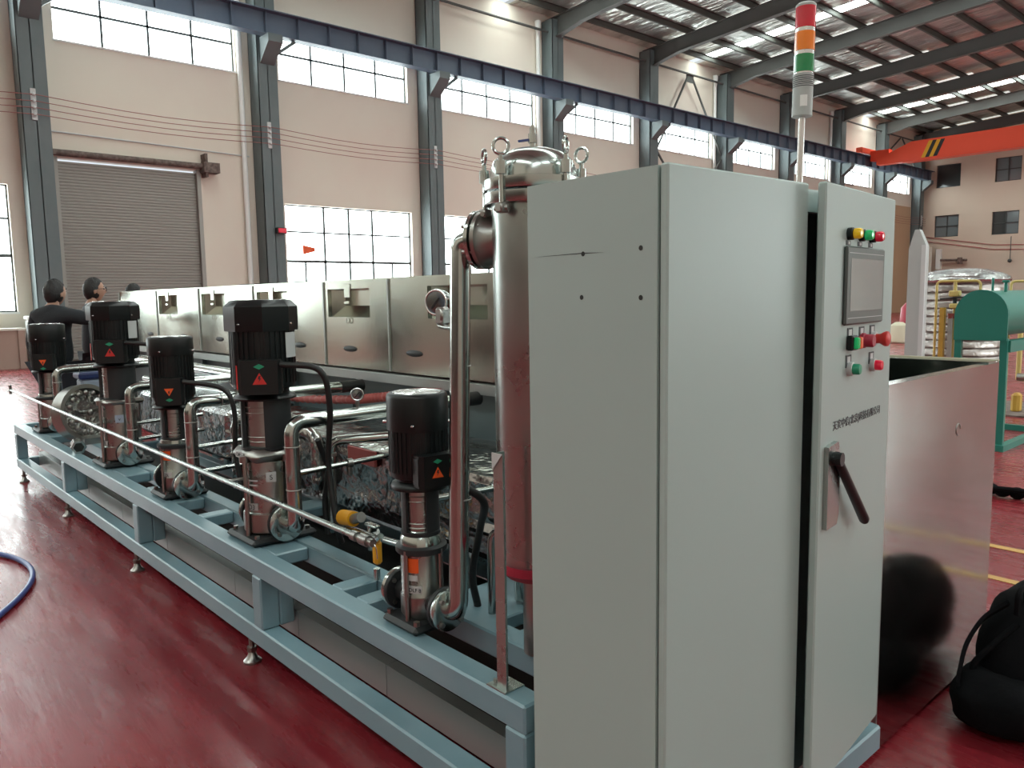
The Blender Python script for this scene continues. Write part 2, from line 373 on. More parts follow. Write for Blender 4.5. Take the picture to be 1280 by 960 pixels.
# ---- roof
RX = -8.0; SL = .066
def zr(x): return 12.62+SL*(x-WX) if x <= RX else 12.62+SL*(RX-WX)-SL*(x-RX)
sky = [(-9.5, -8.6), (7.2, 8.0), (20.1, 20.9), (32.45, 33.15), (51.05, 51.95)]
ce = MB()
seg = [YB]+[v for s2 in sky for v in s2]+[YE]
for i in range(0, len(seg), 2):
    y0, y1 = seg[i], seg[i+1]
    for (xa, xb) in ((WX-.3, RX), (RX, XR+.3)):
        ce.add([(xa, y0, zr(xa)), (xb, y0, zr(xb)), (xb, y1, zr(xb)), (xa, y1, zr(xa)), (xa, y0, zr(xa)+.12), (xb, y0, zr(xb)+.12), (xb, y1, zr(xb)+.12), (xa, y1, zr(xa)+.12)],
               [(0,3,2,1),(4,5,6,7),(0,1,5,4),(1,2,6,5),(2,3,7,6),(3,0,4,7)])
ceil = struct('ceiling', ce, 'foil')
for (y0, y1) in sky:
    for (xa, xb) in ((WX+.4, RX), (RX, XR)):
        obj('skylight_and_glint', MB().add([(xa, y0, zr(xa)+.05), (xb, y0, zr(xb)+.05), (xb, y1, zr(xb)+.05), (xa, y1, zr(xa)+.05)], [(0, 1, 2, 3)]), 'skyl', ceil, 0)
# dimly glowing strips beside the rafters, standing in for glints on the foil
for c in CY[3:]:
    obj('skylight_and_glint', MB().add([(WX+1.6, c+.35, zr(WX+1.6)-.012), (-15.8, c+.35, zr(-15.8)-.012), (-15.8, c+.75, zr(-15.8)-.012), (WX+1.6, c+.75, zr(WX+1.6)-.012)], [(0, 1, 2, 3)]), 'foilglint', ceil, 0)
k = 0; x = -22.23
while x < XR-.2:
    z = zr(x)-.02
    m = MB().box(x-.012, x+.012, YB, YE, z-.20, z).box(x-.07, x, YB, YE, z-.215, z-.20).box(x, x+.07, YB, YE, z-.008, z+.004)
    obj('purlin', m, 'purlin', ceil, 0); x += 1.53
for c in CY[1:]+[YE-.35]:
    m = MB()
    for (xa, xb) in ((WX+.05, RX), (XR, RX)):
        d = .62; za = zr(xa)-.23; zb = zr(xb)-.23
        sgn = 1 if xb > xa else -1
        hx = xa+sgn*1.9
        m.beam((xa, c, za-.01), (xb, c, zb-.01), .26, .025)
        m.add([(xa, c-.012, za-d-.22), (hx, c-.012, zr(hx)-.23-d+.04), (xb, c-.012, zb-d), (xb, c-.012, zb), (xa, c-.012, za),
               (xa, c+.012, za-d-.22), (hx, c+.012, zr(hx)-.23-d+.04), (xb, c+.012, zb-d), (xb, c+.012, zb), (xa, c+.012, za)],
              [(0,1,2,3,4),(9,8,7,6,5),(0,5,6,1),(1,6,7,2),(2,7,8,3),(3,8,9,4),(4,9,5,0)])
        m.beam((xa, c, za-d-.22), (hx, c, zr(hx)-.23-d+.04), .26, .03).beam((hx, c, zr(hx)-.23-d+.04), (xb, c, zb-d), .26, .03)
    obj('rafter', m, 'rafter', ceil, 0)
for (x0, y0, x1, y1) in ((-17, 22.9, -12, 29),):
    obj('tie_rod', MB().cyl((x0, y0, zr(x0)-.32), (x1, y1, zr(x1)-.32), .018, 8), 'alum', ceil)
# tie bar along the top of the window wall, wall braces
tb = obj('tie_bar', MB().cyl((WX+.35, YB, 11.86), (WX+.35, YE, 11.86), .05, 8), 'rafter', wl)
for (a, b) in (((29.5, 8.0), (31.95, 11.75)), ((32.3, 11.75), (34.8, 8.4)), ((29.3, 8.4), (30.8, 6.9)), ((34.9, 8.3), (33.3, 6.6)), ((53.7, 10.3), (56.2, 11.8)), ((56.5, 11.8), (59, 9.9))):
    obj('wall_brace', MB().beam((WX+.3, a[0], a[1]), (WX+.3, b[0], b[1]), .07, .07), 'rafter', wl, 0)
obj('gusset_plate', MB().box(WX+.28, WX+.32, 31.85, 32.4, 11.5, 11.86), 'rafter', wl, 0)

# ---- columns
colname = {2: 'grey steel column left of the big side window, outside the left edge', 3: 'grey steel column standing just left of the roller shutter, leftmost in the photo',
 4: 'grey steel column between the roller shutter and the big window, red box on it', 5: 'grey steel column right of the four-pane-wide lower window, behind the tall vessel',
 6: 'grey steel column rising directly above the vessel lid', 7: 'grey steel column whose foot meets the grey cabinet top near its left corner',
 8: 'grey steel column right of the crossed wall braces', 9: 'grey steel column just left of the signal tower', 10: 'grey steel column just right of the signal tower pole',
 11: 'grey steel column at the orange crane end', 12: 'grey steel column nearest the far end wall'}
def column(c, label):
    t = thing('steel_column', label, 'column', (WX+.31, c, 0), 'steel columns along the window wall'); x0, x1 = WX+.02, WX+.62
    m = MB().box(x1-.03, x1, c-.30, c+.30, 0, 12.3).box(x0, x0+.03, c-.30, c+.30, 0, 12.3).box(x0, x1, c-.012, c+.012, 0, 12.3)
    m.box(x0, x1, c-.30, c-.285, 0, 12.3)
    obj('shaft', m, 'column', t, 0)
    obj('base_plate', MB().box(x0-.0, x1+.06, c-.36, c+.36, 0, .03), 'column', t, 0)
    b = MB().add([(x1, c-.22, 9.17), (x1+.62, c-.22, 9.17), (x1+.62, c-.22, 8.95), (x1, c-.22, 8.45), (x1, c+.22, 9.17), (x1+.62, c+.22, 9.17), (x1+.62, c+.22, 8.95), (x1, c+.22, 8.45)],
                 [(0,1,2,3),(7,6,5,4),(0,4,5,1),(1,5,6,2),(2,6,7,3),(3,7,4,0)])
    obj('crane_bracket', b, 'column', t, 0)
    st = MB().beam((x1+.3, c+.22, 8.75), (x1+.3, c+.75, 9.15), .09, .09); obj('bracket_strut', st, 'column', t, 0)
    st = MB().box(x1, x1+.03, c-.10, c+.02, 6.05, 6.80)
    for j in range(4): st.ball((x1+.06, c-.04, 6.18+j*.157), .045, 8, 6)
    obj('wire_insulator', st, 'labelw', t)
    return t
for i, c in enumerate(CY):
    if i in colname and i > 2: column(c, colname[i])
t = thing('signal_box', 'small red warning light fixed on the column right of the shutter', 'lamp', (WX+.66, CY[4]+.15, 3.6))
obj('housing', MB().cbox(WX+.64, WX+.78, CY[4]-.02, CY[4]+.32, 3.55, 3.73, .02), 'black', t, 0)
obj('lens', MB().cbox(WX+.78, WX+.80, CY[4]+.02, CY[4]+.28, 3.57, 3.71, .01), 'lred', t, 0)
# ---- crane runway beam
for (xc, lab) in ((WX+.96, 'blue-grey crane runway girder running along the window wall'),):
    t = thing('crane_runway_beam', lab, 'girder', (xc, 20, 9.2)); y0, y1 = YB+.2, YE-.1
    m = MB().box(xc-.17, xc+.17, y0, y1, 9.17, 9.19).box(xc-.006, xc+.006, y0, y1, 9.19, 9.80).box(xc-.22, xc+.24, y0, y1, 9.80, 9.83)
    obj('girder', m, 'girder', t, 0)
    obj('crane_rail', MB().box(xc-.035, xc+.035, y0, y1, 9.83, 9.90).box(xc-.06, xc+.06, y0, y1, 9.83, 9.845), 'girder_rail', t, 0)
    y = y0+.5; me = None
    while y < y1:
        if me is None:
            o = obj('stiffener', MB().box(xc+.006, xc+.15, y-.008, y+.008, 9.19, 9.80), 'girder', t, 0); me = o; ybase = y
        else:
            o = me.copy(); COL.objects.link(o); o.location = (0, y-ybase, 0)
        y += 1.015
struct('trim_1', MB().box(6.2, 6.5, YB, YE, 9.17, 9.85), 'girder')
# ---- rain pipes
for i, lab in ((4, 'white rain pipe left of the column beside the shutter'), (6, 'white rain pipe left of the column above the vessel'), (8, 'cream rain pipe with funnel right of the crossed braces'), (10, 'cream rain pipe with funnel behind the signal tower pole')):
    y = CY[i]-.62; t = thing('rain_pipe', lab, 'pipe', (WX+.1, y, 0), 'rain pipes on the window wall')
    obj('pipe', MB().cyl((WX+.12, y, .1), (WX+.12, y, 12.0), .075, 12), 'white', t)
    obj('hopper', MB().lathe((WX+.14, y, 11.75), (0, 0, 1), [(.075, 0), (.11, .25), (.125, .3), (.125, .5)], 14), 'white', t)
# ---- four red conductor wires strung along the columns
for j, lab in enumerate(('lowest', 'second lowest', 'second highest', 'highest')):
    pts = []
    ys = [YB]+CY[1:]+[YE]
    for a, b in zip(ys, ys[1:]):
        for q in range(6):
            u = q/6; pts.append((WX+.70, a+(b-a)*u, 6.18+j*.157-.10*math.sin(PI*u)*(1+.1*j)))
    o = obj('wire', MB().tube(pts, .010, 6), 'wirered'); tag(o, lab+' of the four thin red wires strung between the columns', 'wire', 'conductor wires')
# ---- roller shutter (door_1)
d = struct('door_1', MB().box(WX-.2, WX+.05, 5.05, 5.16, 0, 5.32).box(WX-.2, WX+.05, 8.70, 8.81, 0, 5.32), 'shutter')
m = MB(); n = 66; zz = [5.25*i/n for i in range(n+1)]; vs = []; fs = []
for i in range(n):
    za, zb = zz[i], zz[i+1]; h = zb-za
    for (z, xx) in ((za, 0), (za+h*.12, .018), (za+h*.62, .022), (za+h*.78, .0)): vs += [(WX-.10+xx, 5.14, z), (WX-.10+xx, 8.72, z)]
for i in range(len(vs)//2-1): fs.append((2*i, 2*i+1, 2*i+3, 2*i+2))
o = obj('shutter_curtain', MB().add(vs, fs), 'shutter', d, 20)
obj('bottom_bar', MB().box(WX-.12, WX-.04, 5.14, 8.72, 0, .08), 'rust', d, 0)
obj('roller_tube', MB().cyl((WX+.18, 5.0, 5.40), (WX+.18, 8.85, 5.40), .085, 14), 'rust', d)
obj('end_bracket', MB().box(WX, WX+.34, 4.93, 5.0, 5.15, 5.72).box(WX+.1, WX+.26, 4.82, 5.1, 5.34, 5.46), 'rust', d, 0)
obj('end_bracket', MB().box(WX, WX+.34, 8.86, 8.93, 5.10, 5.75).box(WX+.05, WX+.40, 8.8, 9.25, 5.22, 5.50), 'rust', d, 0)
obj('conduit', MB().cyl((WX+.03, 4.9, 5.95), (WX+.03, 10.3, 5.85), .02, 8), 'labelw', d)
obj('header', MB().box(WX, WX+.04, 5.0, 8.85, 5.32, 5.62), 'wall', d, 0)
# ---- overhead crane
t = thing('overhead_crane', 'long orange overhead travelling crane spanning the hall near the far wall', 'crane', (-8, 50, 9.2))
m = MB().add([(-21.6, 49.7, 9.22), (-21.6, 50.3, 9.22), (-20.0, 49.7, 9.20), (-20.0, 50.3, 9.20), (6.2, 49.7, 9.22), (6.2, 50.3, 9.22), (6.2, 50.3, 10.33), (6.2, 49.7, 10.33), (-19.6, 50.3, 10.33), (-19.6, 49.7, 10.33), (-21.6, 50.3, 9.55), (-21.6, 49.7, 9.55)],
             [(0, 2, 4, 7, 9, 11), (1, 10, 8, 6, 5, 3), (0, 1, 3, 2), (2, 3, 5, 4), (4, 5, 6, 7), (7, 6, 8, 9), (9, 8, 10, 11), (11, 10, 1, 0)])
obj('bridge_girder', m, 'crane', t, 0)
obj('bottom_flange', MB().box(-20.0, 6.2, 49.62, 50.38, 9.16, 9.22), 'crane', t, 0)
obj('end_truck', MB().cbox(-22.4, -22.0, 48.6, 51.4, 9.93, 10.25, .03), 'crane', t, 0)
obj('end_truck', MB().cbox(6.15, 6.55, 48.6, 51.4, 9.93, 10.25, .03), 'crane', t, 0)
obj('end_connector', MB().box(-22.0, -20.9, 49.75, 50.25, 9.50, 10.1), 'crane', t, 0)
for q in range(4):
    obj('hazard_stripe', MB().prism([(0, 0), (.22, 0), (.62, .92), (.40, .92)], (-19.0+q*.22, 49.69, 9.30), (1, 0, 0), (0, 0, 1), (0, -1, 0), .006), 'ink' if q % 2 else 'hazy', t, 0)
# ---- things along the walls
t = thing('wooden_box', 'long low brown board box against the wall under the left window', 'box', (-22.4, 2, 0))
obj('body', MB().box(-22.75, -22.2, -3.5, 3.93, 0, .93), 'woodbox', t, 0); obj('lid', MB().box(-22.8, -22.15, -3.55, 3.98, .93, .98), 'sill', t, 0)
obj('end_post', MB().box(-22.19, -22.15, 3.80, 3.95, 0, .93), 'woodbox', t, 0)
t = thing('metal_box', 'pale grey metal box on the floor left of the roller shutter', 'box', (-22.6, 4.4, 0))
obj('body', MB().cbox(-22.45, -22.05, 4.02, 4.75, 0, 1.18, .02), 'labelw', t, 0); obj('lid', MB().cbox(-22.5, -22.0, 4.0, 4.8, 1.18, 1.27, .02), 'white', t, 0)
t = thing('wall_pipe', 'short rusty brown pipe with a valve on the far end wall', 'pipe', (-20.6, 59.9, 3.6))
obj('pipe', MB().cyl((-21.3, 59.85, 3.62), (-19.6, 59.85, 3.56), .09, 10), 'rust', t); obj('valve', MB().cyl((-20.0, 59.7, 3.3), (-20.0, 59.7, 3.75), .16, 10).cyl((-20.0, 59.95, 3.5), (-20.0, 59.5, 3.5), .08, 8), 'rust', t)
obj('bracket', MB().box(-21.6, -21.3, 59.8, 60.1, 3.0, 4.4), 'white', t, 0)
o = obj('tan_light_tint', MB().box(WX+.01, WX+.05, 53.75, 59.0, 0, 7.4), 'tanlight'); tag(o, 'large tan patch, light tint painted over the window wall in the last bay', 'board')  # thin tan slab paints in the light that tints this stretch of wall
o = obj('cream_board', MB().box(-22.45, -21.75, 59.2, 59.5, 0, 4.55), 'sill'); tag(o, 'tall cream board standing at the foot of the far wall', 'board')
for j, lab in enumerate(('lower', 'upper')):
    o = obj('wire', MB().tube([(-22.4, 60.05, 5.0+j*.3), (-18, 60.05, 4.2+j*.3), (-10, 60.05, 3.9+j*.3), (5, 60.05, 3.8+j*.3)], .02, 6), 'redband'); tag(o, lab+' of the two red wires sagging across the far end wall', 'wire')
t = thing('wall_lamp', 'small lamp hanging on a thin rod on the far end wall', 'lamp', (-15.6, 59.9, 3.4))
obj('rod', MB().cyl((-17.0, 59.9, 3.5), (-17.0, 59.9, 5.0), .025, 6), 'frame', t); obj('shade', MB().ball((-17.0, 59.85, 3.4), .13, 10, 8), 'frame', t)

# ================================================================== RIGHT BACKGROUND
t = thing('storage_tank', 'large round tank wrapped in quilted silver foil behind the green tank', 'tank', (-5.55, 16.7, 0))
prof = [(.02, 0)]; z = .02
prof.append((.76, 0))
for i in range(11): prof += [(.80, .02+i*.15), (.80, .10+i*.15), (.755, .155+i*.15)]
prof += [(.79, 1.70)]
obj('quilted_jacket', MB().lathe((-5.55, 16.7, 0), (0, 0, 1), prof, 40), 'quilt', t)
obj('domed_lid', MB().lathe((-5.55, 16.7, 1.69), (0, 0, 1), [(.82, 0), (.84, .04), (.82, .09), (.70, .16), (.42, .24), (.1, .27), (.0, .27)], 40), 'crinkle', t)
t = thing('sheet_roll', 'tall pointed silver sheet panel standing right of the cabinet', 'panel', (-5.35, 14, 0))
obj('sheet', MB().prism([(-.14, 0), (.15, 0), (.15, 2.28), (.03, 2.56), (-.04, 2.56), (-.13, 2.25)], (-5.36, 14, 0), (1, 0, 0), (0, 0, 1), (0, 1, 0), .12), 'towergrey', t, 0)
obj('fold', MB().box(-5.27, -5.20, 13.96, 14.0, 0, 2.3), 'labelw', t, 0)
# green horizontal tank on a frame
t = thing('green_tank', 'green horizontal cylinder tank on a tall green frame', 'tank', (-2.62, 9.2, 0)); cx = -2.60
obj('vessel', MB().lathe((cx, 8.42, 1.305), (0, 1, 0), [(.228, 0), (.228, 1.55), (.18, 1.60), (0, 1.62)], 36), 'teal', t)
obj('end_plate', MB().prism([(-.230, -.245), (.230, -.245)]+[(.232*math.cos(a), .240*math.sin(a)) for a in [i*PI/16 for i in range(0, 17)]], (cx, 8.40, 1.305), (1, 0, 0), (0, 0, 1), (0, -1, 0), .02), 'teal', t)
for (x, y) in ((cx-.20, 8.43), (cx+.20, 8.43), (cx-.20, 9.80), (cx+.20, 9.80)):
    obj('leg', MB().box(x-.03, x+.03, y-.02, y+.03, .06, 1.08), 'teal', t, 0)
obj('foot_rail', MB().box(cx-.25, cx+.25, 9.77, 9.83, 0, .06), 'teal', t, 0); obj('foot_rail', MB().box(cx-.25, cx+.25, 8.38, 8.44, 0, .06), 'teal', t, 0)
obj('foot_rail', MB().box(cx+.18, cx+.25, 8.441, 9.769, 0, .058), 'teal', t, 0)
obj('side_rail', MB().box(cx+.18, cx+.25, 8.44, 9.77, .95, 1.06), 'teal', t, 0)
obj('valve', MB().cyl((cx-.02, 8.75, 1.52), (cx-.02, 8.75, 1.66), .012, 8).cyl((cx+.08, 8.8, 1.52), (cx+.08, 8.8, 1.62), .016, 10).cbox(cx+.05, cx+.11, 8.78, 8.82, 1.61, 1.635, .005), 'teal', t)
# yellow pipework
t = thing('gas_pipe_frame', 'thin yellow bent pipe frame standing left of the green tank', 'pipe', (-3.0, 8.7, 0))
obj('pipe', MB().tube(bend([(-3.09, 8.62, 0), (-3.09, 8.62, 1.635), (-2.72, 8.72, 1.635), (-2.72, 8.72, 1.40)], .05), .013, 10), 'ypipe', t)
obj('pipe', MB().cyl((-2.93, 8.66, 1.63), (-2.93, 8.66, 1.50), .017, 10).cyl((-2.93, 8.66, 1.46), (-2.93, 8.66, .0), .014, 10), 'ypipe', t)
obj('valve_body', MB().cbox(-2.98, -2.88, 8.62, 8.70, 1.48, 1.54, .01), 'ypipe', t); obj('valve_body', MB().cbox(-2.97, -2.89, 8.62, 8.70, 1.36, 1.41, .01), 'ypipe', t)
obj('valve_handle', MB().cyl((-2.93, 8.66, 1.40), (-2.93, 8.66, 1.48), .02, 8).cyl((-3.06, 8.64, 1.455), (-2.82, 8.64, 1.475), .009, 8), 'ink', t)
obj('level_gauge', MB().box(-3.03, -2.985, 8.55, 8.60, .75, 1.37), 'yoch', t, 0); obj('sight_glass', MB().box(-2.965, -2.925, 8.60, 8.62, .85, 1.28), 'labelw', t, 0)
obj('flange', MB().cyl((-2.945, 8.63, .80), (-2.945, 8.63, .87), .04, 12).cyl((-2.945, 8.63, 1.26), (-2.945, 8.63, 1.31), .035, 12), 'hosered', t)
t = thing('gas_pipe_frame', 'tan bent pipe loop rising behind the green tank at the right edge', 'pipe', (-2.6, 10, 0))
obj('pipe', MB().tube(bend([(-2.80, 9.95, 0), (-2.80, 9.95, 1.63), (-2.48, 10.1, 1.63), (-2.48, 10.1, 0)], .05), .014, 10), 'ypipe', t)
t = thing('pump_stand', 'ochre steel stand with a flanged valve behind the green leg', 'stand', (-3.0, 11.2, 0))
obj('base', MB().cbox(-3.08, -2.98, 11.15, 11.3, 0, .25, .03), 'yoch', t, 0); obj('riser', MB().cyl((-3.02, 11.2, .42), (-3.02, 11.2, 1.4), .03, 12), 'ypipe', t)
obj('flange', MB().cyl((-3.0, 11.1, .46), (-2.7, 11.1, .46), .05, 12).cyl((-2.9, 11.1, .74), (-2.7, 11.1, .74), .07, 12).cyl((-2.9, 11.1, .62), (-2.7, 11.1, .62), .035, 12), 'cast', t)
o = obj('floor_grate', MB().box(-3.5, -2.2, 10.8, 12.2, 0, .02), 'rust'); tag(o, 'flat brown steel plate on the floor under the ochre stand', 'plate')
t = thing('black_bag', 'crumpled black strap bundle lying on the red floor right of the steel tank', 'bag', (-1.75, 6.6, 0))
m = MB()
for i in range(9): m.ball((-2.0+i*.09, 6.55+.03*math.sin(i*2.1), .045), .055, 10, 7, (1, .9, .75+.2*math.sin(i*3)))
obj('bundle', m, 'cloth', t); obj('strap', MB().tube(spline([(-2.0, 6.5, .06), (-1.7, 6.45, .09), (-1.5, 6.6, .05), (-1.2, 6.5, .02)]), .018, 8), 'cloth', t)
for k_, (x, y, m_, h, lab, cat) in enumerate(((-9.6, 24.0, 'sack', .62, 'pale sack standing behind the tank rim by the cabinet edge', 'sack'), (-9.1, 24.3, 'hosered', .35, 'small red tin beside the pale sack behind the tank rim', 'tin'), (-10.5, 27, 'redband', 1.15, 'red upright cylinder behind the pale sack', 'cylinder'))):
    o = obj(('sack', 'tin', 'gas_cylinder')[k_], MB().lathe((x, y, 0), (0, 0, 1), [(.2, 0), (.26, .05), (.27, h*.5), (.24, h*.85), (.1, h), (.02, h)], 16), m_); tag(o, lab, cat)

# ================================================================== MACHINE SKID
ZT = .515
sk = thing('machine_skid', 'long blue-grey painted steel skid frame carrying the pumps', 'frame', (-4.6, 1.9, 0))
def rail(x0, x1, y0, y1, z0, z1, name='rail'): obj(name, MB().cbox(x0, x1, y0, y1, z0, z1, .006), 'skid', sk, 0)
rail(-7.86, -1.39, 1.27, 1.35, .435, .515); rail(-7.86, -1.39, 1.27, 1.35, .135, .215)
rail(-7.86, -1.39, 1.50, 1.58, .435, .515)
rail(-7.86, -1.97, 2.44, 2.52, .435, .515); rail(-7.86, -1.97, 2.44, 2.52, .135, .215); rail(-7.86, -1.97, 3.52, 3.6, .435, .515); rail(-7.86, -1.97, 3.52, 3.6, .135, .215)
rail(-7.94, -7.86, 1.27, 3.6, .435, .515); rail(-7.94, -7.86, 1.27, 3.6, .135, .215)
for x in (-7.94, -6.27, -4.62, -3.04, -1.47):
    rail(x, x+.08, 1.27, 1.35, .2155, .4345, 'post')
    if x > -7: rail(x, x+.08, 1.3505, 1.415, .2155, .4345, 'post')
for x in (-7.94, -6.27, -4.62, -3.04, -2.05):
    rail(x, x+.08, 2.44, 2.52, .2155, .4345, 'post'); rail(x, x+.08, 3.52, 3.6, .2155, .4345, 'post')
for (a, b) in ((-7.60, -6.95), (-5.75, -5.02), (-4.62, -4.14), (-3.84, -3.76), (-3.36, -2.98), (-2.52, -2.44), (-2.35, -2.27)):
    rail(a, b, 1.3505, 1.4995, .455, .512, 'cross_member')
for (a, b) in ((-3.72, -3.55), (-2.15, -1.86), (-1.76, -1.50)):
    rail(a, b, 1.581, 2.439, .455, .505, 'cross_member')
for x in (-7.9, -6.36, -4.75, -3.17, -1.62):
    ft = obj('foot', MB().cyl((x, 1.31, .045), (x, 1.31, .135), .012, 10).cyl((x, 1.31, .05), (x, 1.31, .07), .022, 6), 'cast', sk)
    obj('pad', MB().lathe((x, 1.31, 0), (0, 0, 1), [(.038, 0), (.038, .010), (.022, .025), (.014, .050)], 16), 'cast', ft)
for x in (-7.9, -4.75, -2.05):
    for y in (2.48, 3.56): obj('foot', MB().cyl((x, y, 0), (x, y, .135), .014, 10).lathe((x, y, 0), (0, 0, 1), [(.045, 0), (.03, .03), (.014, .05)], 12), 'cast', sk)
# base frame under the control cabinet
rail(-1.31, -.95, 1.275, 1.355, .1355, .2145); rail(-1.035, -.9535, 1.356, 2.365, .136, .215); rail(-1.39, -1.31, 1.356, 2.36, .136, .215)
rail(-1.305, -1.04, 2.285, 2.36, .136, .214)
for (x, y) in ((-1.0, 1.32), (-1.0, 2.25)):
    obj('foot', MB().cyl((x, y, 0), (x, y, .135), .014, 10).lathe((x, y, 0), (0, 0, 1), [(.045, 0), (.03, .03), (.014, .05)], 12), 'cast', sk)
# drip tray seen through the openings
tr = thing('drip_tray', 'long stainless drip tray inside the skid frame below the pumps', 'tray', (-4.6, 1.45, .15))
xs = [-7.84, -6.2, -5.4, -4.55, -3.6, -2.95, -2.28, -1.45]
for a, b in zip(xs, xs[1:]):
    m = MB().box(a+.002, b-.002, 1.423, 1.431, .145, .262).box(a+.002, b-.002, 1.431, 1.47, .258, .262); obj('side_panel', m, 'lip', tr, 0)
obj('bottom', MB().box(-7.84, -1.45, 1.433, 2.40, .145, .155), 'dark', tr, 0); obj('shade_panel', MB().box(-7.84, -1.45, 1.62, 1.63, .156, .43), 'dark', tr, 0)  # black panel behind the tray paints in the shade inside the skid

# ---- washing tunnel: lower body and upper enclosure
bd = thing('washing_tunnel', 'long brushed stainless tunnel housing with row of lift panels', 'machine', (-5.2, 3.0, 0)); XL, XRt = -9.03, -1.95; Y0, Y1 = 2.50, 3.58
obj('lower_body', MB().box(-8.9, XRt-.05, 2.56, 3.5, .517, 1.067), 'body', bd, 0)
obj('bottom_lip', MB().box(XL, XRt, 2.46, 2.60, 1.068, 1.118), 'lip', bd, 0)
for x in (-7.6, -6.9, -5.2, -4.4, -3.5, -2.75): obj('body_post', MB().box(x, x+.07, 2.525, 2.56, .517, 1.066), 'body', bd, 0)
obj('back_wall', MB().box(XL, XRt, Y1, Y1+.01, 1.118, 1.66), 'brush', bd, 0)
obj('roof_sheet', MB().box(XL, XRt, Y0+.03, Y1+.01, 1.66, 1.672), 'brush', bd, 0)
obj('end_panel', MB().box(XL, XL+.015, Y0+.03, Y1, 1.118, 1.66), 'brush', bd, 0); obj('end_panel', MB().box(XRt-.015, XRt, Y0+.03, Y1, 1.118, 1.66), 'brush', bd, 0)
panels = [(-9.03, -7.85, None), (-7.85, -6.77, -7.785), (-6.77, -5.68, -6.70), (-5.68, -4.605, -5.61), (-4.605, -3.85, -4.545), (-3.85, -2.9, -3.46), (-2.9, -1.95, -2.4)]
hand = {0: -8.08, 1: -7.18, 2: -6.35, 3: -4.95, 4: -4.288, 5: -3.597, 6: -2.3}
ZA, ZB = 1.13, 1.662
for i, (a, b, rx) in enumerate(panels):
    a += .004; b -= .004; th = .028; m = MB()
    if rx is None: m.box(a, b, Y0, Y0+th, ZA, ZB)
    else:
        r0, r1 = rx, min(rx+.50, b-.05); z0, z1 = 1.44, 1.615; yb = Y0+.10
        m.box(a, r0, Y0, Y0+th, ZA, ZB).box(r1, b, Y0, Y0+th, ZA, ZB).box(r0, r1, Y0, Y0+th, ZA, z0).box(r0, r1, Y0, Y0+th, z1, ZB)
        m.add([(r0, Y0+th, z0), (r1, Y0+th, z0), (r1-.05, yb, z0+.07), (r0+.05, yb, z0+.07), (r0, Y0+th, z1), (r1, Y0+th, z1), (r1-.05, yb, z1-.01), (r0+.05, yb, z1-.01)],
              [(0, 1, 2, 3), (3, 2, 6, 7), (0, 3, 7, 4), (1, 5, 6, 2), (4, 7, 6, 5)])
    p = obj('lift_panel', m, 'brush', bd, 0)
    obj('edge_fold', MB().box(a, a+.012, Y0-.008, Y0, ZA, ZB), 'lip', p, 0)
    if rx is not None:
        c = (r0+r1)/2
        obj('latch', MB().cbox(c-.035, c+.035, Y0-.006, Y0, 1.56, 1.645, .003), 'brush', p); obj('latch_bar', MB().cbox(c-.03, c+.03, Y0-.012, Y0-.001, 1.52, 1.54, .003), 'brush', p); obj('latch_ring', MB().torus((c+.01, Y0-.012, 1.42), (0, 1, 0), .018, .003, 14, 6), 'brush', p)
    hx = hand[i]
    obj('handle', MB().lathe((hx, Y0-.006, 1.245), (0, 1, 0), [(.0, 0), (.04, .0), (.045, .003), (.045, .006)], 24).add([], []), 'blackm', p)
    hd = bpy.data.objects[-1] if False else None
# flatten the round handle cups into ovals
for o in list(COL.objects):
    if o.name.split('.')[0] == 'handle' and o.parent and o.parent.name.startswith('lift_panel'):
        vx = [v.co.x for v in o.data.vertices]; c = sum(vx)/len(vx); vz = [v.co.z for v in o.data.vertices]; cz = sum(vz)/len(vz)
        for v in o.data.vertices: v.co.x = c+(v.co.x-c)*1.75; v.co.z = cz+(v.co.z-cz)*.42
for x, lab in ((-6.35, 'left'), (-5.6, 'right')):
    o = obj('black_mat', MB().cbox(x-.2, x+.2, 2.75, 2.95, 1.673, 1.69, .005), 'black'); tag(o, 'flat black strip lying on the tunnel roof, %s one of two' % lab, 'strip')

# insulated box wrapped in foil
t = thing('insulated_tank', 'foil-wrapped insulated tank lying behind the pumps', 'tank', (-3.2, 2.2, .52))
bm = bmesh.new(); bmesh.ops.create_cube(bm, size=1)
bmesh.ops.subdivide_edges(bm, edges=bm.edges, cuts=10, use_grid_fill=True)
for v in bm.verts:
    v.co = Vector((-3.4+v.co.x*2.7, 2.17+v.co.y*.52, .69+v.co.z*.33)); v.co += Vector((random.uniform(-.006, .006), random.uniform(-.010, .010), random.uniform(-.006, .006)))
mb = MB(); bm.verts.index_update(); mb.add([v.co[:] for v in bm.verts], [[v.index for v in f.verts] for f in bm.faces]); bm.free(); obj('foil_wrap', mb, 'crinkle', t, 20)
obj('tape_patch', MB().box(-3.30, -3.06, 1.888, 1.90, .78, .85), 'hosered', t, 0)
for q in (-4.6, -2.3): obj('saddle', MB().box(q, q+.1, 1.95, 2.4, .5155, .53), 'skid', t, 0)
t = thing('insulated_tank', 'second foil-wrapped tank behind the short third pump', 'tank', (-5.6, 2.2, .52))
mb = MB().cbox(-6.6, -4.85, 1.92, 2.42, .53, .86, .03); obj('foil_wrap', mb, 'crinkle', t, 0); [obj('saddle', MB().box(q, q+.1, 1.95, 2.4, .5155, .53), 'skid', t, 0) for q in (-6.4, -5.2)]
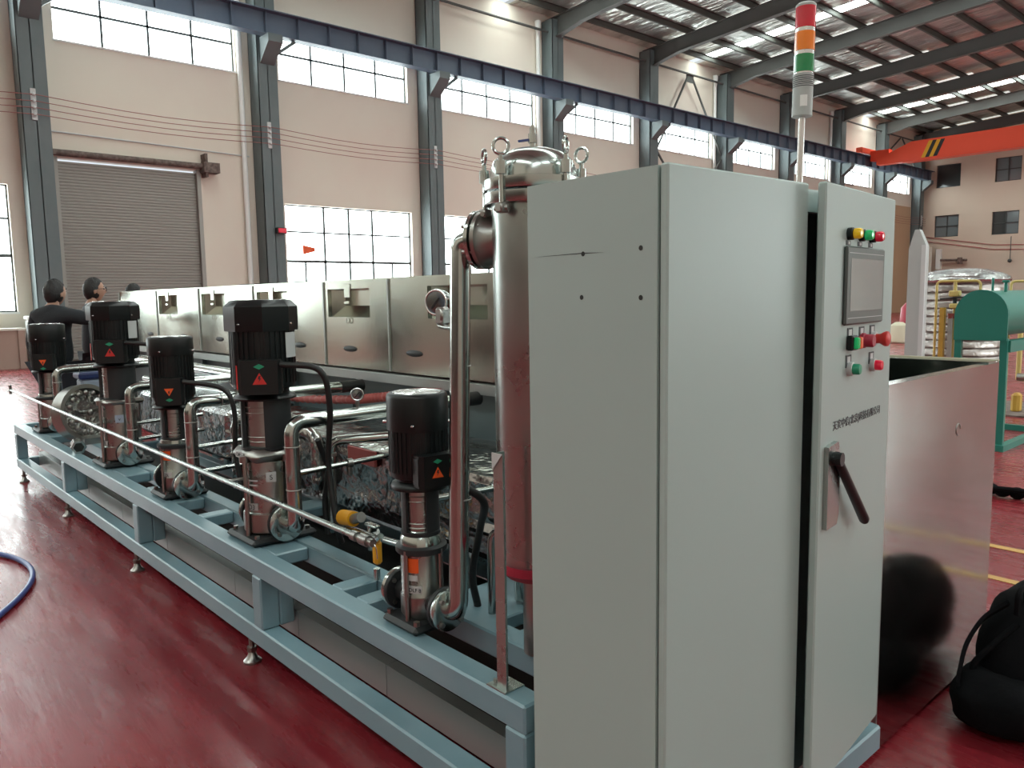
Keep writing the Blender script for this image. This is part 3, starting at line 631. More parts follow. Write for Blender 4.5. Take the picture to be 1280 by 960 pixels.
# long horizontal manifold pipe
t = thing('manifold_pipe', 'thick polished pipe running along the tunnel behind the pumps', 'pipe', (-6.5, 2.3, 1.02))
obj('pipe', MB().cyl((-8.2, 2.28, 1.02), (-5.0, 2.28, 1.01), .05, 20), 'pipe', t); obj('flange', MB().cyl((-8.2, 2.28, 1.02), (-8.17, 2.28, 1.02), .08, 20).cyl((-7.3, 2.28, 1.02), (-7.27, 2.28, 1.02), .062, 20), 'cast', t)
obj('pipe', MB().tube(bend([(-7.6, 2.28, .86), (-7.0, 2.28, .86), (-5.1, 2.28, .88)], .05), .028, 14), 'pipe', t)
[obj('support', MB().box(q, q+.04, 2.24, 2.55, .955, .98), 'cast', t, 0) for q in (-7.9, -5.3)]
# red ribbed hose
t = thing('ribbed_hose', 'red ribbed flexible hose hanging under the tunnel lip', 'hose', (-4, 2.4, .95))
pts = spline([(-5.6, 2.43, .93), (-4.85, 2.38, .905), (-4.12, 2.36, .955), (-3.75, 2.36, 1.0), (-3.45, 2.40, 1.045), (-3.30, 2.47, 1.05)], 40)
obj('hose_wall', MB().tube(pts, .03, 12, radii=[.023+.0055*math.sin(i*1.6) for i in range(len(pts))]), 'hosered', t)

# ================================================================== PUMPS
def pump(px, py, r, zz, kind, win, lens, label, bang=-28, fr=None, mark=True):
    """zz: heights above the skid: plate top, sleeve bottom, sleeve top, head top, flange, motor bottom, cover bottom, top"""
    t = thing('vertical_pump', label, 'pump', (px, py, ZT), 'vertical multistage pumps on the skid'); Z = lambda i: ZT+zz[i]
    big = kind == 'square'
    # base plate with bolts
    w = r*(1.0 if big else .98)
    bp = obj('base_plate', MB().cbox(px-w, px+w, py-w*1.05, py+w*1.05, ZT+.001, Z(0), .012), 'blackm', t, 0)
    for a in (-1, 1):
        for b in (-1, 1): obj('bolt', MB().cyl((px+a*w*.78, py+b*w*.82, Z(0)), (px+a*w*.78, py+b*w*.82, Z(0)+.014), .011, 6), 'cast', bp, 0)
    rs = r*(.80 if big else .72)
    m = MB().lathe((px, py, Z(0)), (0, 0, 1), [(rs*.9, 0), (rs*1.02, .012), (rs*1.02, zz[1]-zz[0])], 32); obj('volute', m, 'cast', t)
    m = MB().lathe((px, py, Z(1)), (0, 0, 1), [(rs, 0), (rs, .004), (rs*.965, .008), (rs*.965, zz[2]-zz[1])], 12 if big else 40, .3); sl = obj('stainless_sleeve', m, 'steel', t)
    for a in (35, 125, 215, 305):
        q = math.radians(a-20); ex, ey = px+rs*1.10*math.cos(q), py+rs*1.10*math.sin(q)
        obj('tie_bolt', MB().cyl((ex, ey, Z(0)), (ex, ey, Z(2)+.015), .007 if not big else .010, 8), 'cast', t)
    # side ports with flanges
    fr = fr or .078; zf = ZT+.078 if not big else ZT+.088
    for s in (-1, 1):
        f = obj('port_flange', MB().cyl((px+s*rs*.6, py, zf), (px+s*(lens-.016), py, zf), fr*.55, 20).lathe((px+s*(lens-.034), py, zf), (s, 0, 0), [(fr, 0), (fr*1.03, .003), (fr*1.03, .014), (fr, .016)], 28), 'blackm', t)
        obj('counter_flange', MB().lathe((px+s*(lens-.016), py, zf), (s, 0, 0), [(fr, 0), (fr*1.02, .002), (fr*1.02, .013), (fr*.97, .016), (fr*.5, .018)], 32), 'pipe', t)
        for k in range(4):
            a = PI/4+k*PI/2; yy, z2 = py+fr*.78*math.cos(a), zf+fr*.78*math.sin(a)
            obj('flange_bolt', MB().cyl((px+s*(lens-.04), yy, z2), (px+s*(lens+.012), yy, z2), .008, 6), 'cast', f, 0)
    # head
    if big:
        hm = MB().cbox(px-rs*1.05, px+rs*1.05, py-rs*1.05, py+rs*1.05, Z(2), Z(3), rs*.28)
        for a in (35, 125, 215, 305):
            q = math.radians(a-20); hm.cyl((px+rs*1.1*math.cos(q), py+rs*1.1*math.sin(q), Z(2)), (px+rs*1.1*math.cos(q), py+rs*1.1*math.sin(q), Z(2)+.03), .022, 12)
        obj('pump_head', hm, 'cast', t)
    else:
        h = obj('pump_head', MB().lathe((px, py, Z(2)), (0, 0, 1), [(rs*1.12, 0), (rs*1.18, .004), (rs*1.18, .020), (rs*1.05, .026)], 32), 'blackm', t)
        obj('dome', MB().lathe((px, py, Z(2)+.024), (0, 0, 1), [(rs*.98, 0), (rs*.95, (zz[3]-zz[2])*.4), (rs*.7, (zz[3]-zz[2])*.75), (rs*.45, zz[3]-zz[2]-.02)], 32), 'pipe', h)
    # lantern with silver coupling guard
    rl = r*(.72 if big else .60); a0 = math.radians(win+33); a1 = math.radians(win-33+360)
    ln = obj('lantern', MB().arc(px, py, rl*.86, rl*1.04, a0, a1, Z(3), Z(4), 28).lathe((px, py, Z(3)-.006), (0, 0, 1), [(rl*1.08, 0), (rl*1.08, .012)], 28), 'blackm', t)
    g = MB().lathe((px, py, Z(3)), (0, 0, 1), [(rl*.84, 0), (rl*.84, zz[4]-zz[3])], 32); obj('coupling_guard', g, 'steel', ln)
    for u in (.14, .24, .74, .86): obj('guard_slot', MB().torus((px, py, Z(3)+(zz[4]-zz[3])*u), (0, 0, 1), rl*.85, .0022, 32, 6), 'cast', ln)
    # motor
    mt = MB().lathe((px, py, Z(4)), (0, 0, 1), [(rl*1.0, 0), (r*.92, .004), (r*.94, .012), (r*.90, .020), (r*.74, .03), (r*.74, zz[5]-zz[4]+.005), (r*.90, zz[5]-zz[4]+.012), (r*.93, zz[5]-zz[4]+.03), (r*.93, zz[6]-zz[4])], 40)
    if mark:
        for k in range(36):
            a = 2*PI*k/36; c, s2 = math.cos(a), math.sin(a)
            mt.beam((px+r*.955*c, py+r*.955*s2, Z(5)+.03), (px+r*.955*c, py+r*.955*s2, Z(6)), r*.035, r*.022, up=(c, s2, 0))
    mo = obj('motor_body', mt, 'black', t)
    n = 8 if big else 40; H = zz[7]-zz[6]; k8 = 1/math.cos(PI/8) if big else 1
    cv = MB().lathe((px, py, Z(6)), (0, 0, 1), [(r*k8*.99, 0), (r*k8, .004), (r*k8, H-.028 if big else H-.012), (r*k8*.86 if big else r*k8*.97, H-.006 if big else H-.004), (r*k8*.80 if big else r*.93, H)], n, PI/8)
    fc = obj('fan_cover', cv, 'black', t, 30)
    m = MB()
    for k in range(14):
        rr = r*(.14+.048*k)
        if rr < r*.80: m.torus((px, py, Z(7)+.001), (0, 0, 1), rr, .0022, 36, 6)
    for k in range(6): a = k*PI/3; m.cyl((px, py, Z(7)), (px+r*.78*math.cos(a), py+r*.78*math.sin(a), Z(7)), .002, 6)
    obj('fan_grille', m, 'alum', fc)
    for k in range(4):
        a = math.radians(-62+90*k+(0 if big else 18)); obj('screw', MB().lathe((px+r*.985*math.cos(a), py+r*.985*math.sin(a), Z(6)+.022 if not big else Z(6)+.03), (math.cos(a), math.sin(a), 0), [(.0055, 0), (.0055, .012), (.003, .016)], 10), 'alum', fc)
    # silver rating plate
    a = math.radians(36)
    if big: obj('rating_plate', MB().arc(px, py, r*.975, r*.99, a-.30, a+.25, Z(5)+(zz[6]-zz[5])*.55, Z(6)-.008, 6), 'labelw', mo)
    # terminal box
    ba = math.radians(bang); c, s2 = math.cos(ba), math.sin(ba); d = Vector((c, s2, 0)); e = Vector((-s2, c, 0)); bw = r*.60; bh0, bh1 = Z(5)-.005, Z(5)+(zz[6]-zz[5])*.46+.02
    P = Vector((px, py, 0)); m = MB()
    x0, x1 = r*.80, r*1.28
    corners = [P+d*x0-e*bw, P+d*x0+e*bw, P+d*x1+e*bw, P+d*x1-e*bw]
    ch = .012; poly = [(x0, -bw), (x1-ch, -bw), (x1, -bw+ch), (x1, bw-ch), (x1-ch, bw), (x0, bw)]
    m.prism(poly, (px, py, bh0), d, e, (0, 0, 1), bh1-bh0)
    m.prism([(x0, -bw*1.04), (x1*.9, -bw*1.04), (x1*.9, bw*1.04), (x0, bw*1.04)], (px, py, bh0+.008), d, e, (0, 0, 1), bh1-bh0-.016)
    tb_ = obj('terminal_box', m, 'black', t, 0)
    L = r*.20; zc = bh0+(bh1-bh0)*.48; F = P+d*(x1+.0006)-e*bw*.0
    up = Vector((0, 0, 1))
    inv = -1 if label.startswith('short') else 1
    o3 = F+Vector((0, 0, zc)); m = MB().prism([(-L, -L*.9*inv), (L, -L*.9*inv), (0, L*.8*inv)], o3, e, up, d, .001); tg = obj('warning_triangle', m, 'red' if big else 'orange', tb_, 0)
    obj('bolt_symbol', MB().prism([(-.10*L, .35*L), (.22*L, .35*L), (.05*L, 0), (.25*L, 0), (-.15*L, -.6*L), (0, -.12*L), (-.22*L, -.12*L)], o3+d*.001, e, up, d, .0006), 'ink', tb_, 0)
    o4 = F+Vector((0, 0, zc+L*1.7*inv)); obj('green_mark', MB().prism([(-L*.8, 0), (0, L*.4), (L*.8, 0), (0, -L*.4)], o4, e, up, d, .001), 'green', tb_, 0)
    if big:
        a = math.radians(win-12); q = MB().arc(px, py, r*.975, r*.992, a-.05, a+.05, Z(5)+.01, Z(5)+(zz[6]-zz[5])*.44, 3); obj('red_strip', q, 'red', mo)
    # cable gland and cable
    return t, (P+d*x1*.92+e*bw*1.0, bh1)
def cable(start, path, label, parent_lab=None):
    o = obj('power_cable', MB().tube(spline([start]+path, 10), .013, 10), 'rubber'); return tag(o, label, 'cable', 'black motor cables')
p5, g5 = pump(-2.008, 1.400, .0965, [.028, .100, .238, .300, .440, .469, .630, .744], 'round', -50, .145, 'round black pump nearest the camera, silver perforated lid, orange sticker', -8, .066)
p4, g4 = pump(-3.243, 1.460, .1415, [.030, .120, .350, .405, .610, .654, .908, 1.038], 'square', -62, .165, 'tall black-topped pump in the middle, red strip and red triangle', -30)
p3, g3 = pump(-4.315, 1.430, .115, [.028, .105, .262, .310, .470, .508, .758, .854], 'round', -30, .165, 'short black pump left of the tall middle pump, inverted orange triangle', -26)
p2, g2 = pump(-5.430, 1.460, .145, [.030, .120, .395, .430, .630, .670, .930, 1.045], 'square', -80, .165, 'tall black pump second from the far left end, in front of the people', -25)
p1, g1 = pump(-7.295, 1.450, .135, [.028, .105, .262, .310, .480, .515, .735, .876], 'round', -25, .165, 'short black pump at the far left end of the skid', -25, .072)
# lettering and stickers on the pumps
def facing(px, py, r, ang, z): a = math.radians(ang); n = Vector((math.cos(a), math.sin(a), 0)); e = Vector((-math.sin(a), math.cos(a), 0)); return Vector((px, py, z))+n*r, e, n
def sticker(t, px, py, r, ang, z, w, h, mat, body=None, size=.02, name='sticker'):
    da = w/2/r; a = math.radians(ang); o = obj(name, MB().arc(px, py, r, r+.0012, a-da, a+da, z-h/2, z+h/2, 6), mat, t)
    if body:
        p, e, n = facing(px, py, r+.002, ang, z-size*.35); text('lettering', body, size, 'ink', t, p, e, (0, 0, 1), align='CENTER')
r5 = .0965*.72*.965; sticker(p5, -2.008, 1.40, r5, -62, ZT+.205, .042, .046, 'orange'); sticker(p5, -2.008, 1.40, r5, -60, ZT+.165, .03, .018, 'labelw', None)
sticker(p5, -2.008, 1.40, r5, -60, ZT+.128, .055, .024, 'labelw', 'CDLF 8', .017, 'type_plate')
r4 = .1415*.80*.965; sticker(p4, -3.243, 1.46, r4, -68, ZT+.155, .06, .03, 'labelw', 'D3', .03, 'type_plate')
sticker(p4, -3.243, 1.46, r4, -62, ZT+.27, .045, .006, 'labelw'); sticker(p4, -3.243, 1.46, r4, -62, ZT+.25, .045, .006, 'labelw'); sticker(p4, -3.243, 1.46, r4, -20, ZT+.285, .042, .042, 'labelw', 'S', .03)
rh = .1415*.8*1.05; a_ = MB().box(-3.243-.055, -3.243+.02, 1.46-rh-.003, 1.46-rh, ZT+.365, ZT+.392); obj('brand_plate', a_, 'labelw', p4, 0); text('lettering', 'CNP', .022, 'ink', p4, (-3.243-.045, 1.46-rh-.004, ZT+.371), (1, 0, 0), (0, 0, 1))
r3 = .115*.72*.965; sticker(p3, -4.315, 1.43, r3, -60, ZT+.225, .05, .05, 'orange'); sticker(p3, -4.315, 1.43, r3, -60, ZT+.12, .05, .03, 'labelw', 'DL', .02, 'type_plate')
r2 = .145*.8*.965; sticker(p2, -5.43, 1.46, r2, -18, ZT+.305, .05, .05, 'bluew', 'v', .03)
sticker(p2, -5.43, 1.46, r2, -75, ZT+.15, .05, .03, 'labelw', '32', .02, 'type_plate')
# cables
cable(g4[0]+Vector((0, 0, g4[1]-.02)), [(-2.93, 1.56, 1.26), (-2.93, 1.60, 1.10), (-3.0, 1.62, .85), (-2.95, 1.62, .6), (-2.95, 1.64, .505)], 'black cable arching down from the tall middle pump')
cable(g3[0]+Vector((0, 0, g3[1]-.02)), [(-4.02, 1.58, 1.10), (-3.98, 1.62, .98), (-3.99, 1.62, .75), (-3.96, 1.64, .505)], 'black cable curving down from the short middle pump')
cable(g2[0]+Vector((0, 0, g2[1]-.02)), [(-5.1, 1.60, 1.28), (-5.0, 1.66, 1.18), (-5.0, 1.7, .95), (-5.0, 1.72, .505)], 'black cable curving from the tall pump near the far end')
cable(g5[0]+Vector((0, 0, g5[1]-.09)), [(-1.84, 1.52, .92), (-1.93, 1.58, .80), (-2.0, 1.60, .62), (-2.0, 1.62, .505)], 'thick black cable dropping behind the nearest pump')
cable((-3.05, 1.60, .95), [(-3.08, 1.66, .8), (-3.12, 1.66, .65), (-3.1, 1.66, .505)], 'short black cable hanging behind the middle pump discharge pipe')

# ---- discharge pipes
def discharge(px, py, off, zf, ztop, r, yend, label, x_end=None, cap=True):
    x = px+off; t = thing('discharge_pipe', label, 'pipe', (x, py, ZT), 'pump discharge pipes')
    xe = x_end if x_end else x
    obj('pipe', MB().tube(bend([(px+off-.075, py, zf), (x, py, zf), (x, py, ztop), (xe, yend, ztop+.004)], r*2.0, 10), r, 20), 'pipe', t)
    if cap: obj('end_coupling', MB().cyl((xe, yend-.12, ztop+.003), (xe, yend+.03, ztop+.004), r*1.12, 18), 'rubber', t)
    m = MB()
    for z in (zf+.16, ztop-.10): m.torus((x, py, z), (0, 0, 1), r*1.02, .0025, 20, 6)
    m.torus((x, py+.16, ztop), (0, 1, 0), r*1.02, .0025, 20, 6); obj('weld_seam', m, 'cast', t)
    return t, x
d4, x4 = discharge(-3.243, 1.46, .235, ZT+.088, 1.045, .031, 2.44, 'polished pipe rising from tall middle pump and turning back')
d3, x3 = discharge(-4.315, 1.43, .235, ZT+.078, 1.035, .031, 2.42, 'polished pipe rising right of the short middle pump')
d2, x2 = discharge(-5.430, 1.46, .235, ZT+.088, 1.03, .030, 2.42, 'polished pipe rising right of the second far pump', cap=False)
d1, x1_ = discharge(-7.295, 1.45, .235, ZT+.078, 1.03, .034, 2.42, 'polished pipe rising beside the far left pump', cap=False)
# valves and thin branch pipes
def branch(x, y0, y1, z, label, rise=.01):
    t = thing('branch_pipe', label, 'pipe', (x, y0, z), 'thin branch pipes behind the pumps')
    obj('pipe', MB().cyl((x, y0, z), (x, y1, z+rise), .012, 12), 'pipe', t)
    ym = y0+(y1-y0)*.55; obj('clamp', MB().cyl((x, ym-.012, z+rise*.5), (x, ym+.012, z+rise*.5), .021, 12).cbox(x-.012, x+.012, ym-.01, ym+.01, z-.05, z, .004), 'cast', t)
branch(x4, 1.49, 1.92, .828, 'thin pipe leaving the middle discharge pipe at mid height'); branch(x3, 1.46, 1.92, .80, 'upper thin pipe right of the short middle pump')
branch(x3+.01, 1.46, 1.92, .67, 'lower thin pipe right of the short middle pump'); branch(x2, 1.49, 1.90, .80, 'upper thin pipe right of the second far pump'); branch(x2+.01, 1.49, 1.90, .70, 'lower thin pipe right of the second far pump')
branch(-2.22, 1.47, 1.95, .845, 'thin pipe just left of the nearest pump', -.02)
# valved drain line left of the nearest pump
t = thing('drain_line', 'thin steel line with yellow-handled valves left of nearest pump', 'pipe', (-2.6, 1.6, .6))
obj('pipe', MB().cyl((-2.92, 1.62, .585), (-2.18, 1.50, .69), .013, 12), 'pipe', t)
vb = obj('valve_body', MB().cyl((-2.66, 1.60, .60), (-2.60, 1.59, .64), .024, 12).cyl((-2.63, 1.595, .56), (-2.63, 1.595, .66), .016, 10).cbox(-2.66, -2.58, 1.58, 1.61, .655, .668, .004), 'pipe', t)
obj('yellow_handle', MB().cyl((-2.86, 1.60, .645), (-2.77, 1.60, .655), .032, 14), 'yellow', t); obj('cap_fitting', MB().cyl((-2.77, 1.60, .655), (-2.71, 1.60, .675), .022, 10), 'cast', t)
obj('yellow_handle', MB().cbox(-2.345, -2.315, 1.42, 1.45, .615, .70, .008), 'yellow', t, 0); obj('small_fitting', MB().cyl((-2.33, 1.43, .70), (-2.28, 1.42, .73), .012, 10), 'pipe', t); obj('small_fitting', MB().cyl((-2.33, 1.43, .60), (-2.33, 1.43, .56), .012, 10), 'pipe', t)
# hooked pipes behind the nearest pump
t = thing('return_pipe', 'bent pipe with elbow between the nearest pump and the vessel', 'pipe', (-1.9, 1.8, .52))
obj('pipe', MB().tube(bend([(-1.92, 1.75, .515), (-1.92, 1.75, .885), (-1.80, 1.98, .885)], .07), .025, 16), 'pipe', t)
obj('pipe', MB().tube(bend([(-1.90, 1.60, .515), (-1.90, 1.60, .80), (-1.70, 1.72, .82)], .06), .014, 12), 'pipe', t)
obj('pipe', MB().cyl((-2.02, 1.75, .51), (-2.02, 1.75, .84), .013, 12), 'pipe', t); obj('clamp', MB().cyl((-1.92, 1.75, .80), (-1.92, 1.75, .82), .033, 16), 'cast', t)
t = thing('suction_elbow', 'upright stub pipe with a rounded elbow behind the middle discharge pipe', 'pipe', (-3.0, 1.7, .52))
obj('pipe', MB().tube(bend([(-3.09, 1.68, .515), (-3.09, 1.68, .93), (-2.9, 1.92, .945)], .06), .021, 14), 'pipe', t); obj('clamp', MB().cyl((-3.09, 1.68, .86), (-3.09, 1.68, .875), .027, 14), 'cast', t)
t = thing('suction_elbow', 'upright foil-coloured elbow behind the short middle pump', 'pipe', (-4.2, 1.7, .52))
obj('pipe', MB().tube(bend([(-4.22, 1.72, .515), (-4.22, 1.72, .90), (-4.1, 1.95, .92)], .07), .030, 14), 'crinkle', t); obj('clamp', MB().cyl((-4.22, 1.72, .70), (-4.22, 1.72, .715), .036, 14), 'cast', t)
t = thing('suction_elbow', 'round silver elbow behind the middle pump, far side', 'pipe', (-3.9, 1.8, .52))
obj('pipe', MB().tube(bend([(-3.78, 1.82, .515), (-3.78, 1.82, .88), (-3.55, 1.86, .88), (-3.55, 1.86, .6)], .09), .036, 14), 'crinkle', t); obj('clamp', MB().cyl((-3.78, 1.82, .70), (-3.78, 1.82, .715), .043, 14), 'cast', t)
for k in range(2):
    o = obj('power_cable', MB().tube(spline([(-3.72+k*.1, 1.66, .95), (-3.75+k*.1, 1.64, .8), (-3.66+k*.12, 1.64, .62), (-3.62+k*.1, 1.66, .505)]), .014, 8), 'rubber'); tag(o, ('left' if k == 0 else 'right')+' of two black cables hanging left of the tall middle pump', 'cable', 'black motor cables')
# pressure gauges
def gauge(x, y, z, r, d, label, stem=.05):
    t = thing('pressure_gauge', label, 'gauge', (x, y, z)); d = Vector(d).normalized(); c = Vector((x, y, z))
    obj('case', MB().lathe(c-d*.022, d, [(r*.9, 0), (r, .004), (r, .030), (r*1.06, .033), (r*1.06, .04), (r*.93, .041)], 28), 'pipe', t)
    obj('bezel', MB().torus(c+d*.018, d, r*1.0, .004, 28, 8), 'alum', t); obj('dial', MB().lathe(c+d*.018, d, [(r*.92, 0), (r*.92, .001)], 28), 'meter', t)
    e = d.cross(Vector((0, 0, 1))).normalized(); obj('needle', MB().beam(c+d*.021+e*r*.4-Vector((0, 0, r*.5)), c+d*.021-e*r*.35+Vector((0, 0, r*.35)), r*.14, .001, up=d), 'ink', t, 0)
    obj('stem', MB().cyl(c-Vector((0, 0, r)), c-Vector((0, 0, r+stem)), .007, 10).cyl(c-Vector((0, 0, r+stem*.6)), c-Vector((0, 0, r+stem*.2)), .011, 6), 'cast', t); return t
gauge(-3.01, 1.78, 1.135, .026, (.85, -.5, 0), 'small round gauge on the pipe behind the middle pump', .042)
gauge(x3, 1.68, 1.12, .026, (.85, -.5, 0), 'small round gauge on the pipe behind the short middle pump', .04)
gt = gauge(-2.15, 1.60, 1.535, .041, (.35, -.93, .0), 'dark-faced round pressure gauge left of the tall pipe', .03)
obj('siphon', MB().tube(bend([(-2.15, 1.60, 1.50), (-2.15, 1.60, 1.455), (-2.02, 1.53, 1.455), (-1.85, 1.46, 1.455)], .02), .008, 10), 'pipe', gt); obj('elbow', MB().cbox(-2.11, -2.07, 1.55, 1.59, 1.46, 1.52, .008), 'cast', gt)
# long thin rod in front of the pumps
t = thing('conduit_rod', 'long thin polished tube running along the skid front past all pumps', 'pipe', (-5.2, 1.28, .79))
obj('tube', MB().cyl((-8.02, 1.285, .805), (-2.18, 1.285, .775), .0105, 12), 'steel', t)
obj('union_nut', MB().cyl((-2.235, 1.285, .775), (-2.205, 1.285, .775), .017, 12), 'cast', t)
obj('end_fitting', MB().cyl((-2.18, 1.285, .775), (-2.135, 1.285, .775), .019, 12).cyl((-2.135, 1.285, .775), (-2.11, 1.285, .775), .013, 12), 'cast', t)
obj('end_cap', MB().cyl((-8.06, 1.285, .805), (-8.02, 1.285, .805), .014, 10).cyl((-8.04, 1.285, .77), (-8.04, 1.285, .85), .012, 8), 'cast', t)
obj('tail_wire', MB().tube(spline([(-2.11, 1.285, .775), (-2.09, 1.283, .765), (-2.085, 1.283, .73)]), .0018, 6), 'alum', t)
for xx, yy in ((-3.243, 1.345), (-5.43, 1.345), (-7.295, 1.355)): obj('clip', MB().cyl((xx, 1.28, .79), (xx, yy, .79), .007, 8), 'cast', t)
# round stainless housing between first and second pumps
t = thing('ring_housing', 'large open round stainless housing lying between the two far pumps', 'housing', (-6.45, 1.5, .52)); c = Vector((-6.50, 1.53, .735)); ax = Vector((.85, .30, .12)).normalized()
obj('outer_ring', MB().lathe(c-ax*.09, ax, [(.195, -.04), (.215, -.035), (.215, .085), (.185, .085), (.180, .010), (.178, -.04)], 44), 'cast', t)
obj('inner_bowl', MB().lathe(c-ax*.12, ax, [(.0, .0), (.08, .0), (.15, .03), (.178, .06)], 36), 'crinkle', t)
m = MB()
for k in range(16): a = k*PI/8; e1 = ax.cross(Vector((0, 0, 1))).normalized(); e2 = e1.cross(ax); m.ball(c+ax*.0+(e1*math.cos(a)+e2*math.sin(a))*.15, .02, 8, 6)
obj('ring_bolt', m, 'cast', t); obj('spindle', MB().cyl(c-ax*.1, c+ax*.12+Vector((.05, .05, .03)), .012, 10).ball(c+ax*.02, .025, 10, 8), 'cast', t)
obj('stand', MB().box(-6.5, -6.34, 1.45, 1.60, .5155, .56), 'cast', t, 0)
t = thing('hex_coupling', 'short stainless hexagonal pipe coupling lying open on the skid rail', 'fitting', (-6.0, 1.36, .55)); a, b = Vector((-6.18, 1.36, .565)), Vector((-5.98, 1.33, .56))
dd = (b-a).normalized(); obj('barrel', MB().lathe(a, dd, [(.032, 0), (.040, .004), (.040, .13), (.050, .14), (.050, .19), (.034, .19), (.033, .02)], 6), 'pipe', t, 20)
obj('bore', MB().lathe(a, dd, [(.033, .185), (.033, .1895)], 20), 'dark', t)
t = thing('control_module', 'pale blue box with dark blue cap between the far pumps', 'box', (-7.0, 1.75, .7))
obj('body', MB().cbox(-7.30, -7.13, 1.64, 1.80, .66, .93, .02), 'bluew', t, 0); obj('cap', MB().cbox(-7.32, -7.11, 1.62, 1.82, .93, .985, .015), 'blue', t, 0)
obj('knob', MB().cyl((-7.22, 1.72, .985), (-7.22, 1.72, 1.005), .02, 12), 'cast', t); obj('badge', MB().lathe((-7.26, 1.638, .84), (0, -1, 0), [(.04, 0), (.04, .004)], 20), 'blue', t)
obj('stand', MB().box(-7.25, -7.19, 1.68, 1.76, .5155, .66), 'cast', t, 0)
# angle post near the cabinet
t = thing('angle_post', 'mirror-like stainless angle post standing on the skid corner', 'post', (-1.49, 1.31, ZT))
obj('upright', MB().box(-1.515, -1.478, 1.288, 1.291, ZT+.004, 1.15).box(-1.515, -1.512, 1.291, 1.325, ZT+.004, 1.15), 'steel', t, 0)
obj('top_fold', MB().prism([(-1.516, 1.152), (-1.476, 1.152), (-1.516, 1.105)], (0, 1.2872, 0), (1, 0, 0), (0, 0, 1), (0, -1, 0), .003), 'labelw', t, 0)
obj('foot_plate', MB().box(-1.545, -1.470, 1.275, 1.345, ZT+.0005, ZT+.004), 'steel', t, 0); obj('bolt', MB().cyl((-1.535, 1.30, ZT+.004), (-1.535, 1.30, ZT+.012), .007, 6), 'cast', t)
# ---- filter vessel
vx, vy, vr = -1.590, 1.515, .115
t = thing('filter_vessel', 'tall polished cylindrical filter vessel with ring-bolted lid behind the cabinet', 'vessel', (vx, vy, ZT))
obj('shell', MB().lathe((vx, vy, .80), (0, 0, 1), [(.02, -.05), (vr*.72, -.035), (vr*.95, -.012), (vr, .01), (vr, 1.0)], 48), 'steel', t)
obj('bottom_band', MB().lathe((vx, vy, .765), (0, 0, 1), [(vr*.80, -.012), (vr*1.01, .01), (vr*1.01, .035)], 48), 'redband', t)
obj('support_leg', MB().cyl((vx, vy, ZT+.003), (vx, vy, .76), .045, 20), 'cast', t); obj('support_leg', MB().cyl((vx+.08, vy+.06, ZT-.01), (vx+.08, vy+.06, .80), .014, 10), 'cast', t)
obj('lower_flange', MB().lathe((vx, vy, 1.795), (0, 0, 1), [(vr, 0), (vr*1.19, .002), (vr*1.20, .005), (vr*1.20, .032), (vr, .034)], 48), 'pipe', t)
ld = obj('lid_flange', MB().lathe((vx, vy, 1.833), (0, 0, 1), [(vr, 0), (vr*1.19, .001), (vr*1.20, .004), (vr*1.20, .030), (vr*1.02, .034)], 48), 'pipe', t)
obj('dome', MB().lathe((vx, vy, 1.865), (0, 0, 1), [(vr*1.04, 0), (vr*1.03, .025), (vr*.95, .05), (vr*.78, .068), (vr*.5, .081), (vr*.2, .086), (0, .087)], 48), 'pipe', ld)
vv = obj('vent_valve', MB().cyl((vx, vy, 1.95), (vx, vy, 2.005), .008, 12).cyl((vx, vy, 1.965), (vx, vy, 1.99), .012, 8).cyl((vx, vy, 2.0), (vx, vy, 2.012), .005, 10), 'pipe', ld)
obj('lever', MB().beam((vx, vy, 1.975), (vx-.035, vy-.02, 1.973), .010, .005), 'blue', ld, 0)
for a in (-151, -79, -7, 65, 137):
    q = math.radians(a); bx, by = vx+vr*1.24*math.cos(q), vy+vr*1.24*math.sin(q)
    eb = obj('eye_bolt', MB().cyl((bx, by, 1.775), (bx, by, 1.915), .0065, 10).cyl((bx, by, 1.867), (bx, by, 1.900), .015, 14), 'pipe', t)
    obj('ring_nut', MB().torus((bx, by, 1.938), (math.cos(q+.61), math.sin(q+.61), 0), .020, .0045, 24, 8), 'pipe', eb)
    obj('swing_lug', MB().cyl((bx-.022*math.sin(q), by+.022*math.cos(q), 1.780), (bx+.022*math.sin(q), by-.022*math.cos(q), 1.780), .007, 8).cbox(bx-.014, bx+.014, by-.014, by+.014, 1.768, 1.795, .004), 'cast', eb)
# inlet pipe from nearest pump with big flange cone
t = thing('inlet_pipe', 'tall vertical polished pipe left of the vessel with big round flange', 'pipe', (-1.82, 1.44, ZT))
xv, yv = -1.815, 1.435; nd = Vector((vx-xv, vy-yv, 0)).normalized()
obj('pipe', MB().tube(bend([(-1.93, 1.40, ZT+.078), (-1.822, 1.40, ZT+.078), (-1.822, 1.405, .75), (xv, yv, 1.71), Vector((xv, yv, 1.712))+nd*.06], .062, 12), .030, 24), 'pipe', t)
fc = Vector((xv, yv, 1.712))+nd*.055
obj('outer_flange', MB().lathe(fc, nd, [(.03, 0), (.080, .002), (.083, .004), (.083, .016), (.078, .017)], 40), 'pipe', t)
obj('gasket', MB().lathe(fc+nd*.017, nd, [(.074, 0), (.074, .006)], 40), 'rubber', t)
obj('reducer_cone', MB().lathe(fc+nd*.023, nd, [(.078, 0), (.083, .002), (.083, .014), (.074, .020), (.062, .045), (.048, .07), (.043, .12)], 40), 'cast', t)
e1 = nd.cross(Vector((0, 0, 1))).normalized(); m = MB()
for k in range(6): a = PI/6+k*PI/3; q = fc+(e1*math.cos(a)+Vector((0, 0, 1))*math.sin(a))*.070; obj('flange_bolt', MB().cyl(q-nd*.012, q+nd*.045, .006, 6), 'cast', t, 0)
m = MB()
